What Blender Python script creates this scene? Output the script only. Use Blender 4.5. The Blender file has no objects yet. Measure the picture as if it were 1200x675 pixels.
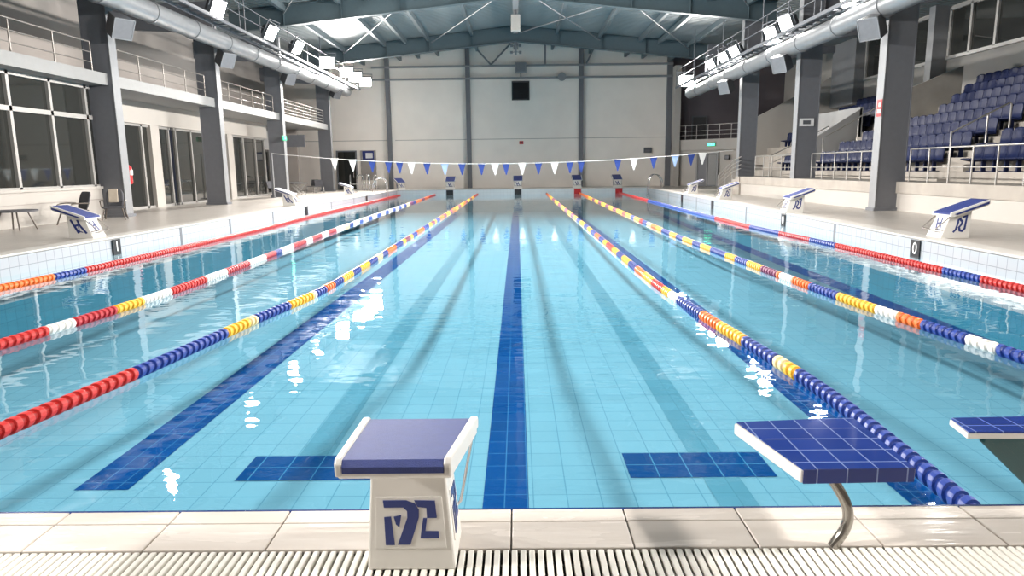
import bpy, bmesh, math, random
from mathutils import Vector, Matrix
random.seed(7)
SC = bpy.context.scene
COL = SC.collection
PI = math.pi

# ------------------------------------------------------------------ materials
MATS = {}
def newmat(name):
    m = bpy.data.materials.new(name); m.use_nodes = True
    nt = m.node_tree
    for n in list(nt.nodes): nt.nodes.remove(n)
    out = nt.nodes.new('ShaderNodeOutputMaterial')
    MATS[name] = m
    return m, nt, out

def plain(name, col, rough=0.5, metal=0.0, var=0.06, scale=6.0, bump=0.0, bscale=60.0, spec=0.5):
    m, nt, out = newmat(name)
    b = nt.nodes.new('ShaderNodeBsdfPrincipled')
    b.inputs['Roughness'].default_value = rough
    b.inputs['Metallic'].default_value = metal
    b.inputs['Specular IOR Level'].default_value = spec
    tc = nt.nodes.new('ShaderNodeTexCoord')
    no = nt.nodes.new('ShaderNodeTexNoise'); no.inputs['Scale'].default_value = scale
    no.inputs['Detail'].default_value = 3
    nt.links.new(tc.outputs['Object'], no.inputs['Vector'])
    r = nt.nodes.new('ShaderNodeValToRGB')
    a = [max(0, c*(1-var)) for c in col]; z = [min(1, c*(1+var)) for c in col]
    r.color_ramp.elements[0].position = 0.3; r.color_ramp.elements[1].position = 0.7
    r.color_ramp.elements[0].color = (*a, 1); r.color_ramp.elements[1].color = (*z, 1)
    nt.links.new(no.outputs['Fac'], r.inputs['Fac'])
    nt.links.new(r.outputs['Color'], b.inputs['Base Color'])
    if bump:
        n2 = nt.nodes.new('ShaderNodeTexNoise'); n2.inputs['Scale'].default_value = bscale
        nt.links.new(tc.outputs['Object'], n2.inputs['Vector'])
        bp = nt.nodes.new('ShaderNodeBump'); bp.inputs['Strength'].default_value = bump
        bp.inputs['Distance'].default_value = 0.01
        nt.links.new(n2.outputs['Fac'], bp.inputs['Height'])
        nt.links.new(bp.outputs['Normal'], b.inputs['Normal'])
    nt.links.new(b.outputs[0], out.inputs[0])
    return m

def tiles(name, col, grout, w, h, mortar=0.006, plane='xy', rough=0.25, var=0.05, off=(0, 0), offset=0.0):
    m, nt, out = newmat(name)
    b = nt.nodes.new('ShaderNodeBsdfPrincipled'); b.inputs['Roughness'].default_value = rough
    if name.startswith('pool_tile') or 'aqua' in name: b.inputs['Specular IOR Level'].default_value = 0.0; b.inputs['IOR'].default_value = 1.01   # tile seen under water
    tc = nt.nodes.new('ShaderNodeTexCoord')
    sp = nt.nodes.new('ShaderNodeSeparateXYZ'); cb = nt.nodes.new('ShaderNodeCombineXYZ')
    nt.links.new(tc.outputs['Object'], sp.inputs[0])
    ax = {'x': 'X', 'y': 'Y', 'z': 'Z'}
    for i, k in enumerate(plane):
        ad = nt.nodes.new('ShaderNodeMath'); ad.operation = 'ADD'; ad.inputs[1].default_value = off[i] + 100.0*(w, h)[i]
        nt.links.new(sp.outputs[ax[k]], ad.inputs[0]); nt.links.new(ad.outputs[0], cb.inputs[i])
    br = nt.nodes.new('ShaderNodeTexBrick')
    br.offset = offset; br.squash = 1.0
    br.inputs['Scale'].default_value = 1.0
    br.inputs['Brick Width'].default_value = w; br.inputs['Row Height'].default_value = h
    br.inputs['Mortar Size'].default_value = mortar; br.inputs['Mortar Smooth'].default_value = 0.1
    br.inputs['Color1'].default_value = (*[max(0, c*(1-var)) for c in col], 1)
    br.inputs['Color2'].default_value = (*[min(1, c*(1+var)) for c in col], 1)
    br.inputs['Mortar'].default_value = (*grout, 1)
    nt.links.new(cb.outputs[0], br.inputs['Vector'])
    nt.links.new(br.outputs['Color'], b.inputs['Base Color'])
    nt.links.new(b.outputs[0], out.inputs[0])
    return m

def emit(name, col, s):
    m, nt, out = newmat(name)
    e = nt.nodes.new('ShaderNodeEmission'); e.inputs[0].default_value = (*col, 1); e.inputs[1].default_value = s
    nt.links.new(e.outputs[0], out.inputs[0]); return m

# walls, roof, steel
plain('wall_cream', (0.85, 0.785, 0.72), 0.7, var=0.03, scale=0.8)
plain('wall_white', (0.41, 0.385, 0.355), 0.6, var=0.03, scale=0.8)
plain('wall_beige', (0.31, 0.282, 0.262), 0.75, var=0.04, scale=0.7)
plain('wall_plum', (0.105, 0.09, 0.10), 0.8, var=0.06, scale=0.7)
plain('wall_grey', (0.30, 0.30, 0.30), 0.75, var=0.04, scale=0.7)
plain('fascia', (0.24, 0.24, 0.238), 0.55, var=0.03)
plain('concrete', (0.34, 0.31, 0.275), 0.8, var=0.10, scale=1.6, bump=0.2)
plain('concrete_dark', (0.30, 0.28, 0.25), 0.85, var=0.10, scale=1.6)
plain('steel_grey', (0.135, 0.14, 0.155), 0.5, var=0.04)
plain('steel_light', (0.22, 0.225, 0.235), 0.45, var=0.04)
plain('beam_teal', (0.082, 0.115, 0.13), 0.45, var=0.04)
plain('purlin', (0.11, 0.14, 0.155), 0.5)
plain('duct_metal', (0.26, 0.268, 0.28), 0.35, 0.35, var=0.06, scale=3)
plain('chrome', (0.62, 0.63, 0.64), 0.18, 0.95, var=0.03)
plain('steel_bronze', (0.33, 0.31, 0.28), 0.16, 0.95, var=0.03)
plain('rail_metal', (0.38, 0.365, 0.345), 0.35, 0.5, var=0.03)
plain('rail_dark', (0.25, 0.23, 0.21), 0.4, 0.5, var=0.03)
plain('frame_alu', (0.36, 0.35, 0.335), 0.4, 0.2, var=0.03)
plain('dark_frame', (0.05, 0.05, 0.052), 0.4)
plain('black', (0.012, 0.012, 0.014), 0.45)
plain('speaker_grey', (0.085, 0.09, 0.10), 0.5)
plain('speaker_grille', (0.16, 0.165, 0.18), 0.7, bump=0.4, bscale=200)
plain('white_plastic', (0.64, 0.62, 0.585), 0.35, var=0.02)
plain('pad_blue', (0.016, 0.034, 0.185), 0.55, var=0.10, scale=30, bump=0.5, bscale=350)
plain('logo_blue', (0.012, 0.026, 0.15), 0.4)
plain('numeral_white', (0.85, 0.85, 0.85), 0.4)
plain('seat_blue', (0.006, 0.012, 0.052), 0.5, var=0.08, spec=0.25)
plain('chair_grey', (0.09, 0.09, 0.10), 0.8, spec=0.2)
plain('chair_frame', (0.12, 0.10, 0.085), 0.4, 0.3)
plain('cloth', (0.42, 0.36, 0.29), 0.9)
plain('cloth_grey', (0.30, 0.30, 0.30), 0.9)
plain('red_paint', (0.45, 0.02, 0.025), 0.3)
plain('sign_white', (0.7, 0.7, 0.7), 0.5)
plain('flag_blue', (0.016, 0.045, 0.24), 0.6)
plain('flag_white', (0.85, 0.85, 0.84), 0.6)
plain('flag_pale', (0.30, 0.42, 0.66), 0.6)
plain('rope_line', (0.75, 0.75, 0.73), 0.5)
plain('grate_white', (0.68, 0.655, 0.60), 0.35, var=0.03)
plain('trough', (0.10, 0.09, 0.075), 0.7)
plain('net_green', (0.02, 0.09, 0.10), 0.4)
plain('navy_trim', (0.010, 0.03, 0.13), 0.2)
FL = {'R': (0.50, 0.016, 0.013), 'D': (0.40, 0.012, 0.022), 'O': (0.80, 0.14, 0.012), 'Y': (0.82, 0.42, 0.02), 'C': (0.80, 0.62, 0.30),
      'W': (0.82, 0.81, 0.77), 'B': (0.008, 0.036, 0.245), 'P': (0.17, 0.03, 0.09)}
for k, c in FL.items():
    plain('float_'+k, tuple(v*.68 for v in c), 0.4, var=0.05, scale=12)  # core colour darkened to carry the shade inside the grooves
    plain('float_rim_'+k, tuple(min(1, v*1.02+.014) for v in c), 0.42, var=0.05, scale=12)  # rim colour lightened to carry the sheen on the discs
# deck and tiles
tiles('deck_tile', (0.46, 0.42, 0.38), (0.38, 0.345, 0.31), 0.30, 0.30, 0.008, rough=0.32, var=0.04)
plain('coping_white', (0.56, 0.535, 0.50), 0.35, var=0.03)
def coping_mat():
    m, nt, out = newmat('coping_tile')
    b = nt.nodes.new('ShaderNodeBsdfPrincipled')
    tc = nt.nodes.new('ShaderNodeTexCoord')
    no = nt.nodes.new('ShaderNodeTexNoise'); no.inputs['Scale'].default_value = 3.0; no.inputs['Detail'].default_value = 4
    mp = nt.nodes.new('ShaderNodeMapping'); mp.inputs['Scale'].default_value = (0.5, 2.2, 1)
    nt.links.new(tc.outputs['Object'], mp.inputs[0]); nt.links.new(mp.outputs[0], no.inputs['Vector'])
    r = nt.nodes.new('ShaderNodeValToRGB')
    r.color_ramp.elements[0].position = .35; r.color_ramp.elements[1].position = .65
    r.color_ramp.elements[0].color = (.56, .505, .455, 1); r.color_ramp.elements[1].color = (.60, .545, .495, 1)
    nt.links.new(no.outputs['Fac'], r.inputs[0]); nt.links.new(r.outputs[0], b.inputs['Base Color'])
    r2 = nt.nodes.new('ShaderNodeMapRange'); r2.inputs[1].default_value = .4; r2.inputs[2].default_value = .62
    r2.inputs[3].default_value = .10; r2.inputs[4].default_value = .34
    nt.links.new(no.outputs['Fac'], r2.inputs[0]); nt.links.new(r2.outputs[0], b.inputs['Roughness'])
    n2 = nt.nodes.new('ShaderNodeTexNoise'); n2.inputs['Scale'].default_value = 9
    mp2 = nt.nodes.new('ShaderNodeMapping'); mp2.inputs['Scale'].default_value = (0.3, 2.5, 1)
    nt.links.new(tc.outputs['Object'], mp2.inputs[0]); nt.links.new(mp2.outputs[0], n2.inputs['Vector'])
    bp = nt.nodes.new('ShaderNodeBump'); bp.inputs['Strength'].default_value = 0.35; bp.inputs['Distance'].default_value = 0.006
    nt.links.new(n2.outputs['Fac'], bp.inputs['Height']); nt.links.new(bp.outputs[0], b.inputs['Normal'])
    nt.links.new(b.outputs[0], out.inputs[0])
coping_mat()
G = 0.333
tiles('pool_tile', (0.130, 0.285, 0.375), (0.080, 0.21, 0.295), G, G, 0.007, rough=0.3, var=0.03, off=(-0.126, 0))
tiles('pool_tile_navy', (0.002, 0.045, 0.175), (0.03, 0.13, 0.28), G*2/3, G, 0.006, rough=0.3, var=0.10, off=(-0.066, 0))
tiles('pool_tile_mark', (0.002, 0.042, 0.155), (0.04, 0.17, 0.30), G, G, 0.007, rough=0.3, var=0.10, off=(-0.126, 0))
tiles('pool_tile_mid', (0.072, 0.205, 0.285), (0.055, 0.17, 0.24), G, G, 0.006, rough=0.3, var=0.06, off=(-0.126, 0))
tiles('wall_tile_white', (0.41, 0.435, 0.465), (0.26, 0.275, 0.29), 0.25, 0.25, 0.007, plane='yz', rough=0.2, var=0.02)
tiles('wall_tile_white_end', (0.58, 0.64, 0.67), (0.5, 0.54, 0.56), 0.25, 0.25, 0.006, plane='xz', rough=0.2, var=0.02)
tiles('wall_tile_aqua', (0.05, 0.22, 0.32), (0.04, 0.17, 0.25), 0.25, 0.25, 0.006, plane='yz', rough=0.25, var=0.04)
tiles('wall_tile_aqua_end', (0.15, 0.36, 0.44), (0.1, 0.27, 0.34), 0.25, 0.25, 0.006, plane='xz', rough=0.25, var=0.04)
tiles('board_tile', (0.014, 0.035, 0.19), (0.16, 0.22, 0.42), 0.115, 0.115, 0.0028, rough=0.07, var=0.10)
tiles('board_tile_face', (0.014, 0.030, 0.17), (0.16, 0.22, 0.42), 0.115, 0.30, 0.0028, plane='xz', rough=0.15, var=0.10, off=(0, .1))

def ceiling_mat():
    m, nt, out = newmat('roof_sheet')
    b = nt.nodes.new('ShaderNodeBsdfPrincipled'); b.inputs['Roughness'].default_value = 0.55
    tc = nt.nodes.new('ShaderNodeTexCoord')
    w = nt.nodes.new('ShaderNodeTexWave'); w.wave_type = 'BANDS'; w.bands_direction = 'Y'
    w.inputs['Scale'].default_value = 1.05; w.inputs['Distortion'].default_value = 0.0
    nt.links.new(tc.outputs['Object'], w.inputs['Vector'])
    bp = nt.nodes.new('ShaderNodeBump'); bp.inputs['Strength'].default_value = 1.0; bp.inputs['Distance'].default_value = 0.12
    nt.links.new(w.outputs['Fac'], bp.inputs['Height']); nt.links.new(bp.outputs[0], b.inputs['Normal'])
    b.inputs['Base Color'].default_value = (0.25, 0.285, 0.295, 1)
    nt.links.new(b.outputs[0], out.inputs[0])
ceiling_mat()

def glass_mat():
    m, nt, out = newmat('night_glass')
    b = nt.nodes.new('ShaderNodeBsdfPrincipled')
    b.inputs['Base Color'].default_value = (0.022, 0.023, 0.021, 1)
    b.inputs['Roughness'].default_value = 0.04; b.inputs['Specular IOR Level'].default_value = 0.9
    nt.links.new(b.outputs[0], out.inputs[0])
glass_mat()

def water_mat():
    m, nt, out = newmat('pool_water')
    tc = nt.nodes.new('ShaderNodeTexCoord')
    mp = nt.nodes.new('ShaderNodeMapping'); mp.inputs['Scale'].default_value = (0.7, 1.3, 1)
    nt.links.new(tc.outputs['Object'], mp.inputs[0])
    n1 = nt.nodes.new('ShaderNodeTexNoise'); n1.inputs['Scale'].default_value = 1.1; n1.inputs['Detail'].default_value = 1.5
    n2 = nt.nodes.new('ShaderNodeTexNoise'); n2.inputs['Scale'].default_value = 5.5; n2.inputs['Detail'].default_value = 1.0
    nt.links.new(mp.outputs[0], n1.inputs['Vector']); nt.links.new(mp.outputs[0], n2.inputs['Vector'])
    # calm and ruffled patches of the surface
    pz = nt.nodes.new('ShaderNodeTexNoise'); pz.inputs['Scale'].default_value = 0.22; pz.inputs['Detail'].default_value = 1
    nt.links.new(tc.outputs['Object'], pz.inputs['Vector'])
    pr = nt.nodes.new('ShaderNodeMapRange'); pr.inputs[1].default_value = .42; pr.inputs[2].default_value = .66
    pr.inputs[3].default_value = .25; pr.inputs[4].default_value = 1.0
    nt.links.new(pz.outputs['Fac'], pr.inputs[0])
    ml = nt.nodes.new('ShaderNodeMath'); ml.operation = 'MULTIPLY'
    nt.links.new(n2.outputs['Fac'], ml.inputs[0]); nt.links.new(pr.outputs[0], ml.inputs[1])
    m2 = nt.nodes.new('ShaderNodeMath'); m2.operation = 'MULTIPLY_ADD'; m2.inputs[1].default_value = 0.40
    nt.links.new(ml.outputs[0], m2.inputs[0]); nt.links.new(n1.outputs['Fac'], m2.inputs[2])
    bp = nt.nodes.new('ShaderNodeBump'); bp.inputs['Strength'].default_value = 1.0; bp.inputs['Distance'].default_value = 0.0085
    nt.links.new(m2.outputs[0], bp.inputs['Height'])
    # Schlick reflectance, the same from above and from below
    ge = nt.nodes.new('ShaderNodeNewGeometry')
    dt = nt.nodes.new('ShaderNodeVectorMath'); dt.operation = 'DOT_PRODUCT'
    nt.links.new(bp.outputs[0], dt.inputs[0]); nt.links.new(ge.outputs['Incoming'], dt.inputs[1])
    def mth(op, a, b):
        n = nt.nodes.new('ShaderNodeMath'); n.operation = op
        for i, v in enumerate((a, b)):
            if v is None: continue
            if isinstance(v, (int, float)): n.inputs[i].default_value = v
            else: nt.links.new(v, n.inputs[i])
        return n.outputs[0]
    c = mth('ABSOLUTE', dt.outputs['Value'], None)
    fo = mth('ADD', mth('MULTIPLY', mth('POWER', mth('SUBTRACT', 1.0, c), 5.0), 0.98), 0.02)
    tr = nt.nodes.new('ShaderNodeBsdfTransparent'); tr.inputs[0].default_value = (0.90, 0.99, 1.0, 1)
    gl = nt.nodes.new('ShaderNodeBsdfGlossy'); gl.inputs['Roughness'].default_value = 0.015
    gl.inputs['Color'].default_value = (0.96, 0.98, 1, 1)
    nt.links.new(bp.outputs[0], gl.inputs['Normal'])
    mx = nt.nodes.new('ShaderNodeMixShader')
    nt.links.new(fo, mx.inputs[0]); nt.links.new(tr.outputs[0], mx.inputs[1]); nt.links.new(gl.outputs[0], mx.inputs[2])
    nt.links.new(mx.outputs[0], out.inputs[0])
water_mat()
emit('lamp_glow', (1.0, 0.97, 0.90), 45)
emit('exit_green', (0.1, 1.0, 0.45), 2.2)
def exit_plain(): plain('exit_body', (0.06, 0.35, 0.18), 0.4)
exit_plain()

# ------------------------------------------------------------------ mesh builder
class MB:
    def __init__(s): s.v = []; s.f = []; s.m = []; s.sm = []
    def add(s, vs, fs, mi=0, smooth=False):
        o = len(s.v); s.v += [tuple(v) for v in vs]
        for f in fs: s.f.append(tuple(o+i for i in f)); s.m.append(mi); s.sm.append(smooth)
    def box(s, x0, x1, y0, y1, z0, z1, mi=0, M=None):
        vs = [Vector((x, y, z)) for z in (z0, z1) for y in (y0, y1) for x in (x0, x1)]
        if M: vs = [M @ v for v in vs]
        s.add(vs, [(0, 2, 3, 1), (4, 5, 7, 6), (0, 1, 5, 4), (2, 6, 7, 3), (0, 4, 6, 2), (1, 3, 7, 5)], mi)
    def quad(s, a, b, c, d, mi=0): s.add([a, b, c, d], [(0, 1, 2, 3)], mi)
    def prism(s, poly, d, mi=0):
        """poly: list of 3-D points (planar), d: extrusion vector"""
        n = len(poly); d = Vector(d)
        vs = [Vector(p) for p in poly]+[Vector(p)+d for p in poly]
        fs = [tuple(range(n-1, -1, -1)), tuple(range(n, 2*n))]+[(i, (i+1) % n, n+(i+1) % n, n+i) for i in range(n)]
        s.add(vs, fs, mi)
    def bar(s, a, b, w, h, mi=0, up=(0, 0, 1)):
        a = Vector(a); b = Vector(b); t = (b-a).normalized(); u = Vector(up)
        if abs(t.dot(u)) > .99: u = Vector((1, 0, 0))
        r = t.cross(u).normalized()*w/2; q = r.cross(t).normalized()*h/2
        vs = [p+i*r+j*q for p in (a, b) for j in (-1, 1) for i in (-1, 1)]
        s.add(vs, [(0, 2, 3, 1), (4, 5, 7, 6), (0, 1, 5, 4), (2, 6, 7, 3), (0, 4, 6, 2), (1, 3, 7, 5)], mi)
    def tube(s, pts, r, n=10, mi=0, cap=True):
        pts = [Vector(p) for p in pts]; rings = []
        up = Vector((0, 0, 1)); prev = None
        for i, p in enumerate(pts):
            t = ((pts[min(i+1, len(pts)-1)]-pts[max(i-1, 0)])).normalized()
            if prev is None:
                u = up if abs(t.z) < .95 else Vector((1, 0, 0))
                x = t.cross(u).normalized()
            else: x = (prev-t*prev.dot(t)).normalized()
            prev = x; y = t.cross(x)
            rr = r[i] if isinstance(r, (list, tuple)) else r
            rings.append([p+rr*(math.cos(a)*x+math.sin(a)*y) for a in [2*PI*k/n for k in range(n)]])
        vs = [v for rg in rings for v in rg]; fs = []
        for i in range(len(rings)-1):
            for k in range(n): fs.append((i*n+k, i*n+(k+1) % n, (i+1)*n+(k+1) % n, (i+1)*n+k))
        s.add(vs, fs, mi, True)
        if cap:
            s.add(rings[0], [tuple(range(n-1, -1, -1))], mi); s.add(rings[-1], [tuple(range(n))], mi)
    def build(s, name, mats, parent=None, loc=None, bevel=0, kind=None, label=None, cat=None, group=None, recalc=True):
        me = bpy.data.meshes.new(name)
        me.from_pydata(s.v, [], s.f)
        if not isinstance(mats, (list, tuple)): mats = [mats]
        for m in mats: me.materials.append(MATS[m])
        me.polygons.foreach_set('material_index', s.m)
        me.polygons.foreach_set('use_smooth', s.sm)
        if recalc:
            bm = bmesh.new(); bm.from_mesh(me); bmesh.ops.recalc_face_normals(bm, faces=bm.faces); bm.to_mesh(me); bm.free()
        me.update()
        o = bpy.data.objects.new(name, me); COL.objects.link(o)
        if parent: o.parent = parent
        if loc: o.location = loc
        if bevel:
            b = o.modifiers.new('bevel', 'BEVEL'); b.width = bevel; b.segments = 2; b.limit_method = 'ANGLE'
        if kind: o['kind'] = kind
        tag(o, label, cat, group)
        return o
def tag(o, label=None, cat=None, group=None):
    if label: o['label'] = label
    if cat: o['category'] = cat
    if group: o['group'] = group
    return o
def thing(name, label, cat, loc=(0, 0, 0), rz=0, group=None):
    o = bpy.data.objects.new(name, None); COL.objects.link(o)
    o.empty_display_size = .2; o.location = loc; o.rotation_euler = (0, 0, rz)
    return tag(o, label, cat, group)
def copy_tree(o, parent=None):
    c = o.copy(); COL.objects.link(c)
    if parent: c.parent = parent
    for ch in list(o.children): copy_tree(ch, c)
    return c
def kids(o): return list(o.children)
def struct(mb, name, mats, parent=None, bevel=0): return mb.build(name, mats, parent, kind='structure', bevel=bevel)
def text_mesh(txt, size):
    cu = bpy.data.curves.new('t', 'FONT'); cu.body = txt; cu.size = size; cu.extrude = 0.004; cu.align_x = 'CENTER'; cu.align_y = 'CENTER'
    o = bpy.data.objects.new('t', cu); COL.objects.link(o)
    dg = bpy.context.evaluated_depsgraph_get(); me = bpy.data.meshes.new_from_object(o.evaluated_get(dg))
    bpy.data.objects.remove(o); bpy.data.curves.remove(cu)
    return me

# ------------------------------------------------------------------ room dimensions
WZ = -0.40           # water level
ZF = -1.70           # pool floor (apparent)
YN, YE = 2.84, 51.0  # pool near / far wall
YB = 54.2            # hall end wall
YR = -6.0            # wall behind the camera
XL, XR = -18.3, 20.5
def xl(y): return -9.7+(y-10)*0.8/41
def xr(y): return 7.97+(y-8)*1.55/43
def roof_z(x): return 10.9-0.105*abs(x)

# ---- deck (floor)
m = MB()
def deckquad(p, z=0.0, t=0.25, mi=0): m.prism([(x, y, z-t) for x, y in p], (0, 0, t), mi)
CT = 0.045
CW = 0.42
deckquad([(XL, YR), (xl(YR)-CW, YR), (xl(YB)-CW, YB), (XL, YB)])
deckquad([(xr(YR)+CW, YR), (XR, YR), (XR, YB), (xr(YB)+CW, YB)])
deckquad([(xl(YE)-CW, YE+CW), (xr(YE)+CW, YE+CW), (xr(YB)+CW, YB), (xl(YB)-CW, YB)])
deckquad([(xl(YR)-CW, YR), (xr(YR)+CW, YR), (xr(2.0)+CW, 2.0), (xl(2.0)-CW, 2.0)])
struct(m, 'floor', 'deck_tile')
# side and far copings
m = MB()
deckquad([(xl(YN)-CW, YN), (xl(YN)+.03, YN), (xl(YE)+.03, YE), (xl(YE)-CW, YE)], 0.012, CT)
deckquad([(xr(YN)-.03, YN), (xr(YN)+CW, YN), (xr(YE)+CW, YE), (xr(YE)-.03, YE)], 0.012, CT)
deckquad([(xl(YE)-CW, YE-.03), (xr(YE)+CW, YE-.03), (xr(YE)+CW, YE+CW), (xl(YE)-CW, YE+CW)], 0.0125, CT)
struct(m, 'trim_1', 'coping_white', bevel=0.012)
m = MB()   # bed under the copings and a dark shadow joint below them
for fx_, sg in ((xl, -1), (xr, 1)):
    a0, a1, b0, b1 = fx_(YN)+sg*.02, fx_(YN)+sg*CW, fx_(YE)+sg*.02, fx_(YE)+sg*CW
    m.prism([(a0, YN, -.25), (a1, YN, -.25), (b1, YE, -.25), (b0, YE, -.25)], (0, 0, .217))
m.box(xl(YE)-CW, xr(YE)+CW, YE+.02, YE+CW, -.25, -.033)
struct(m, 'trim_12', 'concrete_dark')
# near coping: separate glazed tiles over a dark bed
m = MB(); m.box(xl(2)-CW, xr(2)+CW, 2.50, YN, -0.25, -0.012)
struct(m, 'trim_2', 'trough')
m = MB()
jx = [-0.04+0.4955*k for k in range(-21, 18)]
for a, b in zip(jx, jx[1:]):
    for y0, y1 in ((2.515, 2.722), (2.728, YN-.008)):
        m.box(a+.0035, b-.0035, y0, y1, -0.03, 0.0)
struct(m, 'trim_3', 'coping_tile', bevel=0.004)
m = MB(); m.box(xl(YN)-.2, xr(YN)+.2, YN-.007, YN+.014, -0.12, -0.004)
struct(m, 'trim_4', 'navy_trim', bevel=0.004)
# trough below the overflow grate
m = MB(); m.box(xl(2)-CW, xr(2)+CW, 2.0, 2.5, -0.30, -0.20); m.box(xl(2)-CW, xr(2)+CW, 1.98, 2.02, -0.25, -0.001)
struct(m, 'trim_5', 'trough')
# overflow grate
gr = thing('overflow_grate', 'cream slatted overflow grate along the near pool edge in front of the coping tiles', 'grate', (0, 0, 0))
m = MB(); k = 0
x = -3.2
while x < 3.2:
    m.box(x-.0115, x+.0115, 2.03, 2.508, -0.035, -0.002); x += 0.0345
m.build('slat_panel', 'grate_white', gr, bevel=0.004)
m = MB()
for yy in (2.10, 2.27, 2.44): m.box(-3.2, 3.2, yy-.008, yy+.008, -0.19, -0.03)
m.build('support_rail', 'trough', gr)

# ---- pool shell
m = MB()
m.quad((xl(YN)-.1, YN-.1, ZF), (xr(YN)+.1, YN-.1, ZF), (xr(YE)+.1, YE+.1, ZF), (xl(YE)-.1, YE+.1, ZF), 0)
def mark(x0, x1, y0, y1, mi, dz=.004): m.quad((x0, y0, ZF+dz), (x1, y0, ZF+dz), (x1, y1, ZF+dz), (x0, y1, ZF+dz), mi)
mark(-0.366, 0.078, YN, YE-1.0, 1)
mark(-4.58, -4.02, 6.5, YE-1.0, 1); mark(3.72, 4.22, YN, YE-1.0, 1)
mark(1.15, 2.68, 6.68, 7.3, 2, .006); mark(-3.0, -1.45, 6.68, 7.3, 2, .006)
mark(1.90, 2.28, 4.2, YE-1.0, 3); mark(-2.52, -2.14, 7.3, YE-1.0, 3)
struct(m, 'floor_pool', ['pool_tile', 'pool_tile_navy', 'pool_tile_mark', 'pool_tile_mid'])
def sidewall(fx, sgn, name, band):
    m = MB()
    P = lambda y, z: (fx(y), y, z)
    m.quad(P(YN-.1, -.9), P(YE+.1, -.9), P(YE+.1, -.046), P(YN-.1, -.046), 0)
    m.quad(P(YN-.1, ZF-.05), P(YE+.1, ZF-.05), P(YE+.1, -.9), P(YN-.1, -.9), 1)
    o = sgn*.004
    if band:
        m.add([(fx(YN)-o, YN, ZF), (fx(YE)-o, YE, ZF), (fx(YE)-o, YE, ZF+.2), (fx(YN)-o, YN, ZF+.2)], [(0, 1, 2, 3)], 2)
    # narrow dark joints down the tiling, between the number plates
    y = 13.0
    for y in ((12.2, 19.2, 22.4, 26.2, 34, 38.4, 46) if sgn < 0 else (18.0, 25.9, 34.3, 42, 47)):
        m.box(fx(y)-.006, fx(y)+.006, y-.06, y+.06, -.7, -.02, 3)
    struct(m, name, ['wall_tile_white', 'wall_tile_aqua', 'pool_tile_navy', 'steel_grey'])
sidewall(xl, -1, 'wall_pool_left', False)
sidewall(xr, 1, 'wall_pool_right', True)
m = MB()
m.quad((xl(YE), YE, -.9), (xr(YE), YE, -.9), (xr(YE), YE, -.046), (xl(YE), YE, -.046), 0)
m.quad((xl(YE), YE, ZF-.05), (xr(YE), YE, ZF-.05), (xr(YE), YE, -.9), (xl(YE), YE, -.9), 1)
struct(m, 'wall_pool_far', ['wall_tile_white_end', 'wall_tile_aqua_end'])
m = MB()
m.quad((xl(YN), YN, ZF-.05), (xr(YN), YN, ZF-.05), (xr(YN), YN, -.02), (xl(YN), YN, -.02), 0)
struct(m, 'wall_pool_near', ['wall_tile_aqua_end'])
m = MB()
m.quad((xl(YN), YN, WZ), (xr(YN), YN, WZ), (xr(YE), YE, WZ), (xl(YE), YE, WZ))
m.build('pool_water', 'pool_water', kind='stuff', label='clear blue pool water with gentle ripples', cat='water', recalc=False)

# ---- hall walls
m = MB()
def gable(y, x0, x1, mi=0):
    pts = [(x0, y, 0), (x1, y, 0), (x1, y, roof_z(x1))]
    if x0 < 0 < x1: pts.append((0, y, roof_z(0)))
    pts.append((x0, y, roof_z(x0)))
    m.add(pts, [tuple(range(len(pts)))], mi)
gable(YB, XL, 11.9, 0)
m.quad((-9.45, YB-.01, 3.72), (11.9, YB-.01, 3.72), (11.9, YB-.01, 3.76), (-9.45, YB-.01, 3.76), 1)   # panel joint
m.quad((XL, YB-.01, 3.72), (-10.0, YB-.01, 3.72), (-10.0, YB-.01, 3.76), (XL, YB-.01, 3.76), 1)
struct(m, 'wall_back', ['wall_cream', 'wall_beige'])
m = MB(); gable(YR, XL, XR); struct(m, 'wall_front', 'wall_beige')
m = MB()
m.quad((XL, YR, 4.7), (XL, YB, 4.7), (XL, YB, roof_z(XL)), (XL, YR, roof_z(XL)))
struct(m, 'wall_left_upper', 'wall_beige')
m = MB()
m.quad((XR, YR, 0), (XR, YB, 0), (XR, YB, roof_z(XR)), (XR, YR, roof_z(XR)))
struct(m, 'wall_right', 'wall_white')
m = MB()
for a, b in ((XL, 0), (0, XR)):
    m.prism([(a, YR, roof_z(a)), (b, YR, roof_z(b)), (b, YB, roof_z(b)), (a, YB, roof_z(a))], (0, 0, .12))
struct(m, 'ceiling', 'roof_sheet')

# back wall posts, girts
POST = [(-9.85, .32), (-3.7, .34), (4.95, .34), (11.7, .38)]
m = MB()
for px, w in POST: m.box(px-w/2, px+w/2, YB-.32, YB, 0, roof_z(px)-.05)
struct(m, 'trim_6', 'steel_grey')
m = MB()
for z in (8.25, 9.15):
    m.box(-11.0, 11.9, YB-.44, YB-.3, z-.07, z+.07)
struct(m, 'trim_7', 'steel_light')
# roof truss bits in front of the end wall
m = MB()
for x in (-3.6, 4.95, 2.2): m.bar((x, YB-.6, roof_z(x)), (x, YB-.6, 9.15), .12, .12)
m.bar((-3.0, YB-.6, 10.4), (-1.9, YB-.6, 9.2), .12, .12); m.bar((-.4, YB-.6, 10.7), (-1.9, YB-.6, 9.2), .12, .12)
m.bar((5.8, YB-.6, 10.2), (5.3, YB-.6, 9.2), .12, .12)
struct(m, 'trim_8', 'steel_grey')

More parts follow.
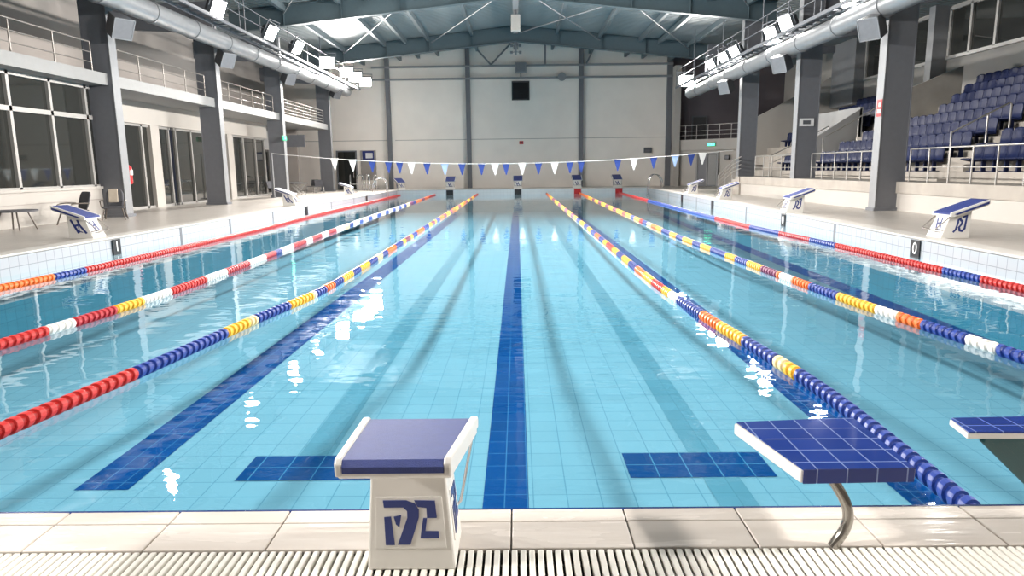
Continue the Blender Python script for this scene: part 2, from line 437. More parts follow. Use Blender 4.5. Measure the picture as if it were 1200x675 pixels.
# ---- portal beams, purlins, bracing
def rafter(y, x0, x1, name, depth=1.0, fl=.32):
    m = MB()
    for a, b in ((x0, 0), (0, x1)):
        za, zb = roof_z(a)-.03, roof_z(b)-.03
        m.prism([(a, y-.02, za), (b, y-.02, zb), (b, y-.02, zb-depth), (a, y-.02, za-depth)], (0, .04, 0))
        for t in (0, depth-.04):
            m.prism([(a, y-fl/2, za-t), (b, y-fl/2, zb-t), (b, y-fl/2, zb-t-.04), (a, y-fl/2, za-t-.04)], (0, fl, 0))
        k = -1 if a < 0 else 1
        xx = 2.9
        while xx < max(abs(a), abs(b)):
            z = roof_z(xx)-.05; m.box(k*xx-.01, k*xx+.01, y-fl/2+.01, y+fl/2-.01, z-depth+.06, z); xx += 2.9
    struct(m, name, 'beam_teal')
rafter(48.0, -14.4, 13.0, 'beam_1'); rafter(36.0, -14.4, 13.0, 'beam_2'); rafter(24.0, -14.4, 13.0, 'beam_3'); rafter(12, -14.4, 13, 'beam_4')
m = MB()
for x in (-11.6, -8.8, -7.4, -5.9, -2.95, 2.75, 5.6, 8.3, 9.6, 11.6):
    z = roof_z(x)
    m.box(x-.09, x+.09, YR, YB, z-.32, z-.01)
struct(m, 'trim_9', 'purlin')
m = MB(); m.box(-.16, .16, YR, YB-.1, roof_z(0)-.55, roof_z(0)-.02); struct(m, 'trim_10', 'steel_light')
m = MB()
def rod(a, b, r=.035): m.tube([a, b], r, 6)
for s in (-1, 1):
    for (xa, xb, ya, yb) in ((11.5, 5.6, 47.6, 36.4), (11.5, 5.6, 35.6, 24.4), (.3, 5.6, 47.6, 36.4), (5.6, .3, 47.6, 36.4)):
        if s < 0 and xa < 1: continue
        rod((s*xa, ya, roof_z(xa)-.5), (s*xb, yb, roof_z(xb)-.5))
struct(m, 'trim_11', 'steel_light')
# ridge camera box and hanging cluster
t = thing('ridge_box', 'white box hanging under the roof ridge between the two roof beams', 'junction box', (0, 41.0, 9.75))
m = MB(); m.box(-.26, .26, -.3, .3, -.55, .32); m.build('housing', 'wall_white', t, bevel=.02)
m = MB(); m.box(-.06, .06, -.05, .05, .3, .65); m.build('bracket', 'steel_grey', t)
t = thing('camera_cluster', 'small cluster of cameras on a stem below the roof ridge at the far beam', 'camera', (0, 48.6, 9.0))
m = MB(); m.box(-.06, .06, -.06, .06, .1, 1.45); m.build('stem', 'steel_light', t)
for dx, dz in ((-.3, .25), (.3, .25), (-.28, .7), (.28, .7)):
    m = MB(); m.tube([(dx*.2, 0, dz+.05), (dx, -.1, dz)], .03, 6); m.box(dx-.09, dx+.09, -.28, -.02, dz-.09, dz+.07); m.build('camera', 'steel_grey', t)

# ---- back wall fittings
t = thing('vent_opening', 'black square louvred vent high on the back wall', 'vent', (.33, YB-.02, 7.35))
m = MB()
for a, b, c, d in ((-.68, .68, .6, .7), (-.68, .68, -.72, -.62), (-.68, -.6, -.72, .7), (.6, .68, -.72, .7)): m.box(a, b, -.08, 0, c, d)
m.build('frame', 'dark_frame', t)
m = MB(); m.box(-.62, .62, -.015, 0, -.64, .62)
for k in range(9): m.prism([(-.6, -.06, -.6+.135*k), (-.6, -.055, -.6+.135*k), (-.6, -.012, -.5+.135*k), (-.6, -.02, -.5+.135*k)], (1.2, 0, 0))
m.build('louvre', 'black', t)
t = thing('wall_speaker', 'grey box speaker on the back wall just above the black vent', 'speaker', (.35, YB-.5, 8.95))
m = MB(); m.box(-.42, .42, -.3, .1, -.38, .38); m.build('cabinet', 'steel_light', t, bevel=.03)
m = MB(); m.box(-.34, .34, -.33, -.3, -.3, .3); m.build('grille', 'speaker_grille', t)
m = MB(); m.bar((0, .05, -.38), (0, .4, -.62), .08, .08); m.build('bracket', 'steel_grey', t)
t = thing('wall_siren', 'round grey siren on the upper back wall girt, right of the box speaker', 'siren', (3.45, YB-.5, 8.25))
m = MB(); m.tube([(0, .05, 0), (0, -.12, 0), (0, -.3, 0)], [.15, .2, .32], 14); m.build('horn', 'steel_light', t)
m = MB(); m.box(-.1, .1, 0, .1, -.1, .1); m.build('mount', 'steel_grey', t)
t = thing('fire_bell', 'small red alarm call point on the middle of the back wall', 'alarm', (.35, YB-.01, 3.45))
m = MB(); m.box(-.16, .16, -.07, 0, -.12, .12); m.build('housing', 'red_paint', t, bevel=.02)
m = MB(); m.box(-.07, .07, -.08, -.07, -.05, .05); m.build('button', 'dark_frame', t)
t = thing('wall_socket_box', 'small dark grey box on the back wall near its right end', 'electrical box', (10.15, YB-.01, 2.75))
m = MB(); m.box(-.3, .3, -.12, 0, -.2, .2); m.build('housing', 'speaker_grey', t, bevel=.02)
m = MB(); m.box(-.22, .22, -.13, -.12, -.13, .02); m.build('cover', 'steel_grey', t)

# ------------------------------------------------------------------ left building
COLX0, COLX1 = -14.35, -13.45
LCOL = [23.5, 31.7, 40.2, 50.4]
def column(x0, x1, y, base, top, name, side):
    """H-shaped steel column: wide web faces along the hall and a flange towards the pool, its lamplight put into a paler grey"""
    m = MB()
    m.box(x0+.03, x1-.03, y+.02, y+.40, base, top, 0)
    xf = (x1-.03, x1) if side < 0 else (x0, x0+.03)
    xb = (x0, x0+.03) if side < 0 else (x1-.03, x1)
    m.box(xf[0], xf[1], y, y+.42, base, top, 1); m.box(xb[0], xb[1], y, y+.42, base, top, 0)  # pool side flange gets lighter steel, standing in for lamplight on it
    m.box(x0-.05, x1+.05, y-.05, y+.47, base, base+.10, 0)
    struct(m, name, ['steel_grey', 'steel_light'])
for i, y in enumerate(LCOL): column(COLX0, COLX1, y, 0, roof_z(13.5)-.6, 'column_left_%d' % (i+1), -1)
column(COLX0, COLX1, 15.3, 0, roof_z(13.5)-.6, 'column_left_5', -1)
# balcony slab + fascia
m = MB()
m.box(XL, -13.62, YR, 50.6, 4.38, 4.76)
struct(m, 'floor_balcony', 'fascia')
# gallery rafters at the columns (behind the duct)
m = MB()
for y in [15.5]+LCOL:
    for a in (0,):
        m.prism([(XL, y+.1, 8.75), (-13.4, y+.1, 8.95), (-13.4, y+.1, 7.55), (XL, y+.1, 7.85)], (0, .2, 0))
struct(m, 'beam_gallery', 'steel_grey')
# window wall beside the pool deck (nearest bay)
m = MB()
m.box(-14.5, -14.22, YR, 23.5, 0, 1.03)
m.box(-14.5, -14.16, YR, 23.5, .98, 1.06)
m.box(-14.5, -14.20, YR, 23.5, .62, .64, 1)
struct(m, 'wall_left_sill', ['wall_white', 'wall_beige'])
m = MB(); m.quad((-14.3, YR, 1.0), (-14.3, 23.5, 1.0), (-14.3, 23.5, 4.4), (-14.3, YR, 4.4))
w1 = struct(m, 'window_1', 'night_glass')
m = MB()
for y in [23.15, 21.4, 19.65, 17.9, 16.1, 14.3, 12.5, 10.7, 8.9, 7.1, 5.3]: m.box(-14.32, -14.2, y-.055, y+.055, 1.06, 4.38)
m.box(-14.32, -14.2, YR, 23.4, 3.26, 3.40); m.box(-14.32, -14.2, YR, 23.4, 4.26, 4.38); m.box(-14.32, -14.2, YR, 23.4, 1.03, 1.12)
m.build('window_frame', 'frame_alu', w1)
# facade of glazed doors behind the columns
XF = -15.75
def glazed_bay(n, y0, y1, mull, ztop, xf=XF, posts=(), lintel='wall_white'):
    m = MB(); m.quad((xf-.05, y0, 0), (xf-.05, y1, 0), (xf-.05, y1, ztop), (xf-.05, y0, ztop))
    g = struct(m, 'door_%d' % n, 'night_glass')
    m = MB()
    for y, w in mull: m.box(xf-.08, xf+.03, y-w/2, y+w/2, 0, ztop)
    m.box(xf-.08, xf+.03, y0, y1, ztop-.1, ztop+.02); m.box(xf-.08, xf+.03, y0, y1, 0, .1)
    m.build('door_frame', 'frame_alu', g)
    if posts:
        m = MB()
        for y, w in posts: m.box(xf-.1, xf+.12, y-w/2, y+w/2, 0, ztop)
        struct(m, 'trim_%d' % (20+n), 'wall_white')
glazed_bay(1, 24.0, 31.6, [(26.0, .1), (27.55, .1), (29.2, .12), (31.45, .1)], 3.50, posts=[(30.1, .7)])
glazed_bay(2, 31.9, 43.4, [(32.1, .1), (33.6, .1), (35.3, .1), (37.2, .1), (38.5, .1), (40.0, .12), (41.8, .12), (43.3, .12)], 3.50)
glazed_bay(3, 43.5, 50.4, [(43.6, .1), (45.0, .1), (46.6, .1), (48.2, .1), (49.6, .1)], 3.0, xf=-16.6)
m = MB(); m.box(-14.5, -15.8, 23.5, 23.9, 0, 4.4); m.box(XF-.1, XF+.12, 37.6, 38.3, 0, 3.5); struct(m, 'trim_30', 'wall_white')
m = MB(); m.box(XF-.1, XF+.14, 23.9, 43.5, 3.5, 4.4)
m.box(-16.75, -16.55, 43.5, 50.6, 3.0, 4.4, 1); m.box(-16.6, XF-.06, 43.4, 43.55, 0, 4.4)
struct(m, 'wall_left_lintel', ['wall_white', 'wall_grey'])
m = MB(); m.box(-16.6, -14.4, 47.2, 47.4, 3.1, 3.9); struct(m, 'beam_door', 'steel_grey')
m = MB(); m.box(-16.75, -15.6, 49.3, 49.5, 0, 4.4); struct(m, 'wall_left_return', 'wall_beige')
# dark glazed door + notice on the left end of the back wall
def simple_door(n, x0, x1, y, ztop, mat='night_glass'):
    m = MB(); m.box(x0, x1, y-.05, y, 0, ztop); d = struct(m, 'door_%d' % n, mat)
    m = MB(); m.box(x0-.1, x0, y-.1, y, 0, ztop+.1); m.box(x1, x1+.1, y-.1, y, 0, ztop+.1); m.box(x0, x1, y-.1, y, ztop, ztop+.1)
    m.build('door_frame', 'steel_grey', d)
    m = MB(); m.tube([(x1-.2, y-.12, .9), (x1-.2, y-.12, 1.35)], .03, 6); m.build('door_handle', 'chrome', d)
simple_door(4, -14.0, -12.6, YB, 2.9)
t = thing('notice_board', 'violet topped white notice board on the back wall behind the left bunting', 'notice board', (-11.6, YB-.02, 2.2))
m = MB(); m.box(-.6, .6, -.05, 0, -1.5, .8); m.build('panel', 'wall_beige', t)
m = MB(); m.box(-.45, .45, -.07, -.05, .1, .75); m.build('poster', 'logo_blue', t)
m = MB(); m.box(-.2, .35, -.075, -.07, .2, .6); m.build('sheet', 'sign_white', t)

# balcony railings
def railing(name, label, a, b, h, n, mids=(0.33, 0.66), mat='rail_metal', endlow=False, r=.022):
    """posts and rails from a to b (base points), n bays"""
    t = thing(name, label, 'railing', a)
    d = Vector(b)-Vector(a); up = Vector((0, 0, h))
    for i in range(n+1):
        p = d*(i/n); m = MB(); m.tube([p, p+up], r*1.1, 8); m.build('post', mat, t)
    m = MB(); m.tube([up, d+up], r*1.25, 8); m.build('handrail', mat, t)
    for f in mids:
        m = MB(); m.tube([up*f, d+up*f], r*.8, 6); m.build('rail', mat, t)
    return t
BR = 'balcony railing'
railing('balcony_railing', 'dark steel balcony railing above the nearest window bay on the left', (-13.85, 14.0, 4.76), (-13.85, 23.1, 4.76), .95, 5, mat='rail_dark')
railing('balcony_railing', 'dark steel balcony railing between the first and second left columns', (-13.85, 24.2, 4.76), (-13.85, 31.3, 4.76), .95, 4, mat='rail_dark')
railing('balcony_railing', 'steel balcony railing between the second and third left columns', (-13.85, 32.4, 4.76), (-13.85, 39.9, 4.76), .95, 5, mat='rail_dark')
railing('balcony_railing', 'steel balcony railing between the two farthest left columns', (-13.85, 40.9, 4.76), (-13.85, 50.1, 4.76), .95, 6, mids=(.2, .4, .6, .8))

# ------------------------------------------------------------------ ducts, catwalks, lamps, speakers
def duct(name, label, x, y0, y1, z0, z1, r):
    t = thing(name, label, 'duct', (x, y0, z0))
    m = MB(); L = y1-y0; n = 24
    m.tube([(0, L*i/n, (z1-z0)*i/n) for i in range(n+1)], r, 20); m.build('pipe', 'duct_metal', t)
    y = 1.5
    while y < L-.5:
        f = y/L; m = MB(); m.tube([(0, y-.05, (z1-z0)*f), (0, y+.05, (z1-z0)*f)], r+.03, 20); m.build('collar', 'duct_metal', t); y += 3.1
duct('ventilation_duct', 'long round silver ventilation duct along the tops of the left columns', -12.75, 8, 53.0, 6.85, 7.3, .36)
duct('ventilation_duct', 'long round silver ventilation duct along the tops of the right columns', 11.25, 8, 45.8, 6.3, 6.15, .34)
def catwalk(x, z, y0, y1, label):
    t = thing('catwalk', label, 'catwalk', (x, y0, z))
    L = y1-y0
    m = MB()
    for xx in (-.28, .28): m.box(xx-.04, xx+.04, 0, L, -.12, 0)
    k = 0
    while k < L: m.box(-.28, .28, k, k+.05, -.06, -.02); k += .6
    m.build('walkway', 'steel_grey', t)
    for zz in (.55, 1.05):
        m = MB(); m.tube([(.28 if x < 0 else -.28, 0, zz), (.28 if x < 0 else -.28, L, zz)], .02, 6); m.build('rail', 'steel_grey', t)
    k = .5
    while k < L:
        s = .28 if x < 0 else -.28
        m = MB(); m.tube([(s, k, -.05), (s, k, 1.05)], .018, 6); m.build('post', 'steel_grey', t); k += 2.4
    k = 3
    while k < L:
        m = MB(); m.tube([(0, k, -.05), (0, k, roof_z(x)-z)], .03, 6); m.build('hanger', 'steel_grey', t); k += 6
catwalk(-12.1, 7.55, -1, 53.4, 'steel catwalk with handrail beside the left duct')
catwalk(11.0, 6.75, -1, 47.6, 'steel catwalk with handrail beside the right duct')

def make_lamp(label):
    Q = 1.35
    t = thing('floodlight', label, 'floodlight', (0, 0, 0), group='hall floodlights')
    m = MB(); m.prism([(-.34, -.06, -.28), (.34, -.06, -.28), (.34, -.06, .28), (-.34, -.06, .28)], (0, .05, 0))
    m.prism([(-.34, 0, -.28), (.34, 0, -.28), (.22, .26, -.16), (-.22, .26, -.16)], (0, 0, .001))
    m.box(-.34, .34, -.01, .10, -.28, .28); m.box(-.22, .22, .10, .26, -.17, .17)
    for k in range(7): m.box(-.2+.065*k, -.185+.065*k, .26, .32, -.15, .15)
    m.v = [(p[0]*Q, p[1], p[2]*Q) for p in m.v]; m.build('housing', 'speaker_grey', t)
    m = MB(); m.box(-.30*Q, .30*Q, -.075, -.062, -.24*Q, .24*Q); m.build('lens', 'lamp_glow', t)
    m = MB(); m.tube([(-.5, .05, 0), (-.5, .05, .56), (.5, .05, .56), (.5, .05, 0)], .025, 6); m.build('yoke', 'steel_grey', t)
    l = bpy.data.lights.new('floodlight_lamp', 'AREA'); l.shape = 'RECTANGLE'; l.size = .8; l.size_y = .64
    l.energy = LAMP_W; l.spread = math.radians(112); l.color = (1.0, .955, .905)
    lo = bpy.data.objects.new('bulb', l); COL.objects.link(lo); lo.parent = t; lo.location = (0, -.10, 0); lo.rotation_euler = (-PI/2, 0, 0)
    return t
LAMP_W = 820
proto = None; DIM = None; FULL = []
def lamp(x, y, z, target, label):
    if y > 43: target = (x+(4 if x < 0 else -4), y-14.0, 0)
    global proto, DIM
    if proto is None: o = proto = make_lamp(label); FULL.append([c for c in o.children if c.type == 'LIGHT'][0].data.copy())
    else:
        o = copy_tree(proto); o['label'] = label
        [c for c in o.children if c.type == 'LIGHT'][0].data = FULL[0]
    if y > 30:      # the farther floodlights burn at lower power
        b = [c for c in o.children if c.type == 'LIGHT'][0]
        if DIM is None: DIM = b.data.copy(); DIM.energy = LAMP_W*.90; DIM.spread = math.radians(128)
        b.data = DIM
    elif x < 0:
        b = [c for c in o.children if c.type == 'LIGHT'][0]
        b.data = b.data.copy(); b.data.energy = LAMP_W*.78
    d = (Vector(target)-Vector((x, y, z))).normalized()     # local -Y looks along d
    o.location = (x, y, z); o.rotation_euler = d.to_track_quat('-Y', 'Z').to_euler()
    return o
ORD = ['nearest', 'second', 'third', 'fourth', 'fifth', 'sixth', 'seventh', 'eighth', 'ninth', 'tenth', 'eleventh']
LL = [(-11.6, 0.5, 7.7), (-11.6, 7.5, 7.7), (-11.6, 14.5, 7.7), (-11.6, 21, 7.8), (-11.75, 28.3, 7.85), (-11.6, 33.8, 7.95), (-11.6, 37.8, 7.95), (-11.6, 43.7, 8.05), (-11.45, 47.8, 8.05), (-11.4, 50.2, 8.02), (-11.25, 52.7, 7.98)]
for i, p in enumerate(LL):
    lamp(*p, (p[0]+13.0, p[1]-2 if p[1] > 24 else p[1]+4, 0 if p[1] > 30 else 2.0), ['left gantry floodlight, %s of the row counted from behind the viewer' % ORD[i], 'lit floodlight on the left gantry, largest and nearest of those in view', 'lit floodlight on the left gantry, second in view from the near end', 'lit floodlight on the left gantry, third in view from the near end', 'lit floodlight on the left gantry, fourth in view from the near end', 'lit floodlight on the left gantry, fifth in view from the near end', 'lit floodlight on the left gantry, last but one at the far end', 'lit floodlight on the left gantry, last at the far end'][0 if i < 4 else i-3])
RLm = [(11.1, 2, 7.05), (11.1, 9.5, 7.05), (11.1, 17, 7.05), (11.15, 24.2, 7.05), (11.0, 29.2, 7.15), (11.1, 31.0, 7.02), (11.1, 36.1, 7.12), (11.1, 37.9, 7.1), (11.1, 40.3, 7.1), (11.1, 46.4, 7.0)]
for i, p in enumerate(RLm):
    lamp(*p, (p[0]-13.0, p[1]-2 if p[1] > 22 else p[1]+4, 0 if p[1] > 30 else 1.5), ['right gantry floodlight, %s of the row counted from behind the viewer' % ORD[i], 'lit floodlight on the right gantry cut by the top of the frame', 'big lit floodlight on the right gantry, right one of the bright pair', 'lit floodlight on the right gantry, left one of the bright pair', 'lit floodlight on the right gantry, right one of the middle pair', 'small lit floodlight on the right gantry, left one of the middle pair', 'lit floodlight on the right gantry, last but one at the far end', 'lit floodlight on the right gantry, last at the far end'][0 if i < 3 else i-2])

def make_speaker(label):
    t = thing('loudspeaker', label, 'loudspeaker', (0, 0, 0), group='hall loudspeakers on the columns')
    m = MB(); m.prism([(-.42, -.25, -.42), (.42, -.25, -.42), (.30, .45, -.42), (-.30, .45, -.42)], (0, 0, .84)); m.build('cabinet', 'speaker_grey', t, bevel=.03)
    m = MB(); m.box(-.38, .38, -.285, -.252, -.38, .38); m.build('grille', 'speaker_grille', t)
    m = MB()
    for a, b, c, d in ((-.42, .42, .38, .42), (-.42, .42, -.42, -.38), (-.42, -.38, -.42, .42), (.38, .42, -.42, .42)): m.box(a, b, -.30, -.25, c, d)
    m.build('rim', 'steel_light', t)
    m = MB(); m.tube([(0, .4, 0), (0, .75, .1)], .05, 8); m.build('bracket', 'steel_grey', t)
    return t
sp = None
def speaker(x, y, z, target, label):
    global sp
    if sp is None: o = sp = make_speaker(label)
    else: o = copy_tree(sp); o['label'] = label
    d = (Vector(target)-Vector((x, y, z))).normalized()
    o.location = (x, y, z-.12); o.scale = (.8, .8, .8); o.rotation_euler = d.to_track_quat('-Y', 'Z').to_euler(); return o
def wordcol(i): return ['first', 'second', 'third', 'fourth'][i]
for i, (y, z) in enumerate([(23.2, 6.35), (31.4, 6.6), (39.9, 6.85), (50.2, 7.1)]):
    speaker(-12.85, y, z-.05, (-6, y-4, 2), 'grey box loudspeaker on the %s column from the front on the left' % wordcol(i))
RCOL = [(22.3, 11.55, 12.45), (29.6, 11.8, 12.7), (37.2, 11.85, 12.75)]
for i, (y, z) in enumerate([(22.1, 5.75), (29.4, 5.75), (37.0, 5.7)]):
    speaker(10.95, y, z, (4, y-4.5, 2), 'grey box loudspeaker on the %s column from the front on the right' % wordcol(i))

# ------------------------------------------------------------------ right side: columns, low wall, stand
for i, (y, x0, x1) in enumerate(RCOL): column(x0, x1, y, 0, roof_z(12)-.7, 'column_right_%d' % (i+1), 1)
m = MB()
WH = .92
m.box(12.25, 12.55, 6, 22.7, 0, .56, 0); m.box(12.2, 12.6, 6, 22.7, .56, WH, 1)
m.box(11.75, 12.55, 22.7, 36.4, 0, .56, 0); m.box(11.7, 12.6, 22.7, 36.4, .56, WH, 1)
struct(m, 'wall_stand_front', ['wall_white', 'concrete'])
RX0, RP, RZ0, RH = 13.75, .80, 1.22, .45     # first tread edge, row pitch, first tread height, rise
YS0, YS1 = 6.0, 45.0
m = MB()
m.box(12.6, RX0, YS0, 37.5, 0.5, WH)
for k in range(8):
    z = RZ0+RH*k
    x0 = RX0+RP*k
    m.box(x0, x0+RP if k < 7 else XR, YS0, YS1 if k > 1 else 41.0, max(0.3, z-.6), z)
AIS = [(22.15, 23.25), (33.2, 34.3)]
for a, b in AIS:
    for k in range(-1, 7):
        x0 = RX0+RP*(k+1)-.36
        m.box(x0, x0+.36, a, b, RZ0+RH*k, RZ0+RH*(k+.5))
struct(m, 'floor_stand', 'concrete')
# access opening through the upper rows with its slanted side walls
m = MB()
def slope_wall(y, xa, xb, ha, hb, t=.15, mi=0):
    zt = lambda x: RZ0+RH*(x-RX0)/RP
    m.prism([(xa, y, zt(xa)-.3), (xb, y, zt(xb)-.3), (xb, y, zt(xb)+hb), (xa, y, zt(xa)+ha)], (0, t, 0), mi)
slope_wall(31.1, 17.3, 19.5, 1.55, 1.2, mi=1)
slope_wall(34.5, 13.9, 16.9, 1.0, 1.2, mi=0)
m.box(16.8, 16.95, 34.5, 40.0, 2.2, 4.25, 0)
struct(m, 'wall_stand_access', ['wall_grey', 'concrete_dark'])
m = MB()
zt = lambda x: RZ0+RH*(x-RX0)/RP
m.prism([(14.4, YS1, 0), (XR, YS1, 0), (XR, YS1, zt(XR)+2.2), (15.2, YS1, zt(15.2)+2.4), (14.4, YS1, zt(14.4)+2.2)], (0, .25, 0), 0)
struct(m, 'wall_stand_end', ['wall_white'])
# rear window band
def win_band(n, y0, y1, ys):
    m = MB(); m.quad((XR-.05, y0, 6.4), (XR-.05, y1, 6.4), (XR-.05, y1, 8.6), (XR-.05, y0, 8.6))
    w = struct(m, 'window_%d' % n, 'night_glass')
    m = MB()
    for y in ys: m.box(XR-.14, XR-.03, y-.07, y+.07, 6.4, 8.6)
    m.box(XR-.14, XR-.03, y0, y1, 6.3, 6.45); m.box(XR-.14, XR-.03, y0, y1, 8.5, 8.64)
    m.build('window_frame', 'frame_alu', w)
win_band(2, 15, 33.9, [15.1, 17.4, 19.7, 22.0, 24.4, 26.6, 28.6, 30.6, 32.3, 33.8])
win_band(3, 35.0, 41.7, [35.1, 36.9, 38.4, 40.0, 41.6])
m = MB(); m.box(19.75, 20.5, 34.0, 34.5, 4.5, roof_z(20)); m.box(19.9, 20.5, 41.9, 44.9, 5.0, roof_z(20)); struct(m, 'column_rear', 'steel_light')
m = MB()
for y in (22.5, 29.8, 37.4, 44.6):
    m.prism([(12.0, y, 8.95), (XR, y, 8.72), (XR, y, 7.95+.5), (12.0, y, 7.4)], (0, .2, 0))
struct(m, 'beam_stand', 'steel_grey')

# plum wall and balcony at the far right end
m = MB(); m.quad((11.9, YB+.02, 0), (XR, YB+.02, 0), (XR, YB+.02, roof_z(XR)), (11.9, YB+.02, roof_z(11.9)), 0)
struct(m, 'wall_back_right', 'wall_plum')
m = MB()
m.prism([(11.9, 53.6, 2.65), (XR, 46.2, 2.65), (XR, YB, 2.65), (11.9, YB, 2.65)], (0, 0, .8))
struct(m, 'floor_gallery', 'wall_white')
m = MB()
m.prism([(12.0, 53.7, 0), (XR, 46.5, 0), (XR, 46.8, 0), (12.0, 54.0, 0)], (0, 0, 2.66)); m.box(11.9, 12.35, 53.0, YB, 0, 8.9)
struct(m, 'wall_gallery', 'wall_white')
def along(x, z, off=0):
    f = (x-11.9)/(XR-11.9); return Vector((x, 53.6-7.4*f-off, z))
railing('gallery_railing', 'curved looking steel railing on the far right gallery above the exit door', along(12.1, 3.45, -.2), along(16.2, 3.45, -.2), 1.05, 6, mids=(.3, .6), mat='rail_metal')
t = thing('gallery_door', 'dark doorway in the plum wall behind the far right gallery railing', 'door', (14.1, YB, 3.45))
m = MB(); m.box(-.5, .5, -.06, 0, 0, 1.75); m.build('leaf', 'dark_frame', t)
m = MB(); m.box(-.6, -.5, -.1, 0, 0, 1.85); m.box(.5, .6, -.1, 0, 0, 1.85); m.box(-.5, .5, -.1, 0, 1.75, 1.85); m.build('door_frame', 'speaker_grey', t)
# door below, following the wall line
ang = math.atan2(-7.2, 8.5)
d5 = bpy.data.objects.new('door_5', None); COL.objects.link(d5); d5.location = along(14.15, 0, -.06); d5.rotation_euler = (0, 0, ang); d5['kind'] = 'structure'
m = MB(); m.box(-.75, .75, -.03, .02, 0, 2.35); o = m.build('door_leaf', 'steel_grey', d5)
m = MB()
for a, b, c, d in ((-.87, -.75, 0, 2.47), (.75, .87, 0, 2.47), (-.75, .75, 2.35, 2.47), (-.04, .04, 0, 2.35)): m.box(a, b, -.08, 0, c, d)
m.build('door_frame', 'wall_grey', d5)
m = MB(); m.box(.1, .7, -.05, -.03, 0.1, 2.3); m.build('door_panel', 'fascia', d5)
def exit_sign(loc, rz, label):
    t = thing('exit_sign', label, 'exit sign', loc, rz)
    m = MB(); m.box(-.34, .34, -.08, 0, -.14, .14); m.build('housing', 'exit_body', t, bevel=.01)
    m = MB(); m.box(-.28, .28, -.09, -.08, -.10, .10); m.build('light_panel', 'exit_green', t)
    m = MB()   # running figure pictogram: body, legs and arrow
    m.box(-.03, .03, -.095, -.09, -.02, .06); m.bar((0, -.093, -.02), (-.06, -.093, -.08), .02, .004, up=(0, 1, 0)); m.bar((0, -.093, -.02), (.05, -.093, -.08), .02, .004, up=(0, 1, 0)); m.box(.1, .22, -.095, -.09, -.01, .01)
    m.build('pictogram', 'sign_white', t)
exit_sign(along(14.35, 3.05, .0), ang, 'green lit exit sign on the gallery edge above the far right door')
exit_sign((-13.4, 40.0, 3.35), PI/2, 'small green lit exit sign on the third left column')
t = thing('wall_clock', 'small dark box on the white wall right of the far right door', 'box', along(15.3, 2.1, .0), ang)
m = MB(); m.box(-.16, .16, -.12, .1, -.16, .16); m.build('housing', 'dark_frame', t, bevel=.02)
m = MB(); m.box(-.1, .1, -.13, -.12, -.1, .1); m.build('face', 'steel_grey', t)

# stand railings
railing('stand_railing', 'steel front railing of the stand right of the nearest right column', (12.4, 15.0, WH), (12.4, 22.0, WH), 1.02, 7, mids=(.45,))
railing('stand_railing', 'steel front railing of the stand between the first and second right columns', (12.4, 23.0, WH), (12.4, 29.3, WH), 1.02, 6, mids=(.45,))
railing('stand_railing', 'steel front railing of the stand left of the second right column', (12.4, 30.3, WH), (12.4, 36.2, WH), 1.02, 5, mids=(.45,))
def stair_rail(label, pts, posts, name='stair_handrail', r=.028, cat='handrail', mids=()):
    t = thing(name, label, cat, pts[0])
    o = Vector(pts[0])
    m = MB(); m.tube([Vector(p)-o for p in pts], r, 8); m.build('handrail', 'rail_metal', t)
    for off in mids:
        m = MB(); m.tube([Vector(p)-o-Vector((0, 0, off)) for p in pts], r*.7, 6); m.build('rail', 'rail_metal', t)
    for a, b in posts:
        m = MB(); m.tube([Vector(a)-o, Vector(b)-o], r*.9, 8); m.build('post', 'rail_metal', t)
stair_rail('steel handrail rising beside the near stand stairway', [(13.8, 22.3, 2.45), (15.55, 22.3, 3.35), (15.6, 22.3, 3.3), (15.6, 22.3, 2.6)],
           [((13.8, 22.3, RZ0), (13.8, 22.3, 2.47)), ((14.9, 22.3, 1.6), (14.9, 22.3, 3.0)), ((15.6, 22.3, 2.1), (15.6, 22.3, 3.3))])
stair_rail('steel handrail rising beside the middle stand stairway under the upper seats', [(14.6, 33.35, 2.75), (18.3, 33.35, 4.85)],
           [((14.6, 33.35, 1.6), (14.6, 33.35, 2.75)), ((16.2, 33.35, 2.4), (16.2, 33.35, 3.66)), ((17.4, 33.35, 3.1), (17.4, 33.35, 4.34)), ((18.3, 33.35, 3.6), (18.3, 33.35, 4.85))])
stair_rail('steel handrail along the lower far stair beyond the second right column', [(12.9, 35.6, 1.95), (14.6, 35.6, 2.75), (15.8, 35.6, 3.4)],
           [((12.9, 35.6, WH), (12.9, 35.6, 1.95)), ((14.6, 35.6, 1.6), (14.6, 35.6, 2.75)), ((15.8, 35.6, 2.3), (15.8, 35.6, 3.4))], mids=(.4,))
stair_rail('steel rail of the steps from the deck up to the stand walkway', [(11.72, 40.4, .95), (11.72, 37.8, 1.75), (11.72, 36.4, 1.95)],
           [((11.72, 40.4, 0), (11.72, 40.4, .95)), ((11.72, 39.1, .2), (11.72, 39.1, 1.35)), ((11.72, 37.8, .6), (11.72, 37.8, 1.75))], name='step_railing', cat='railing', mids=(.2, .4, .6))
m = MB()
for k in range(6): m.box(11.65, 13.6, 36.4+.6*k, 37.0+.6*k, 0, WH-.155*k)
struct(m, 'floor_steps', 'concrete')

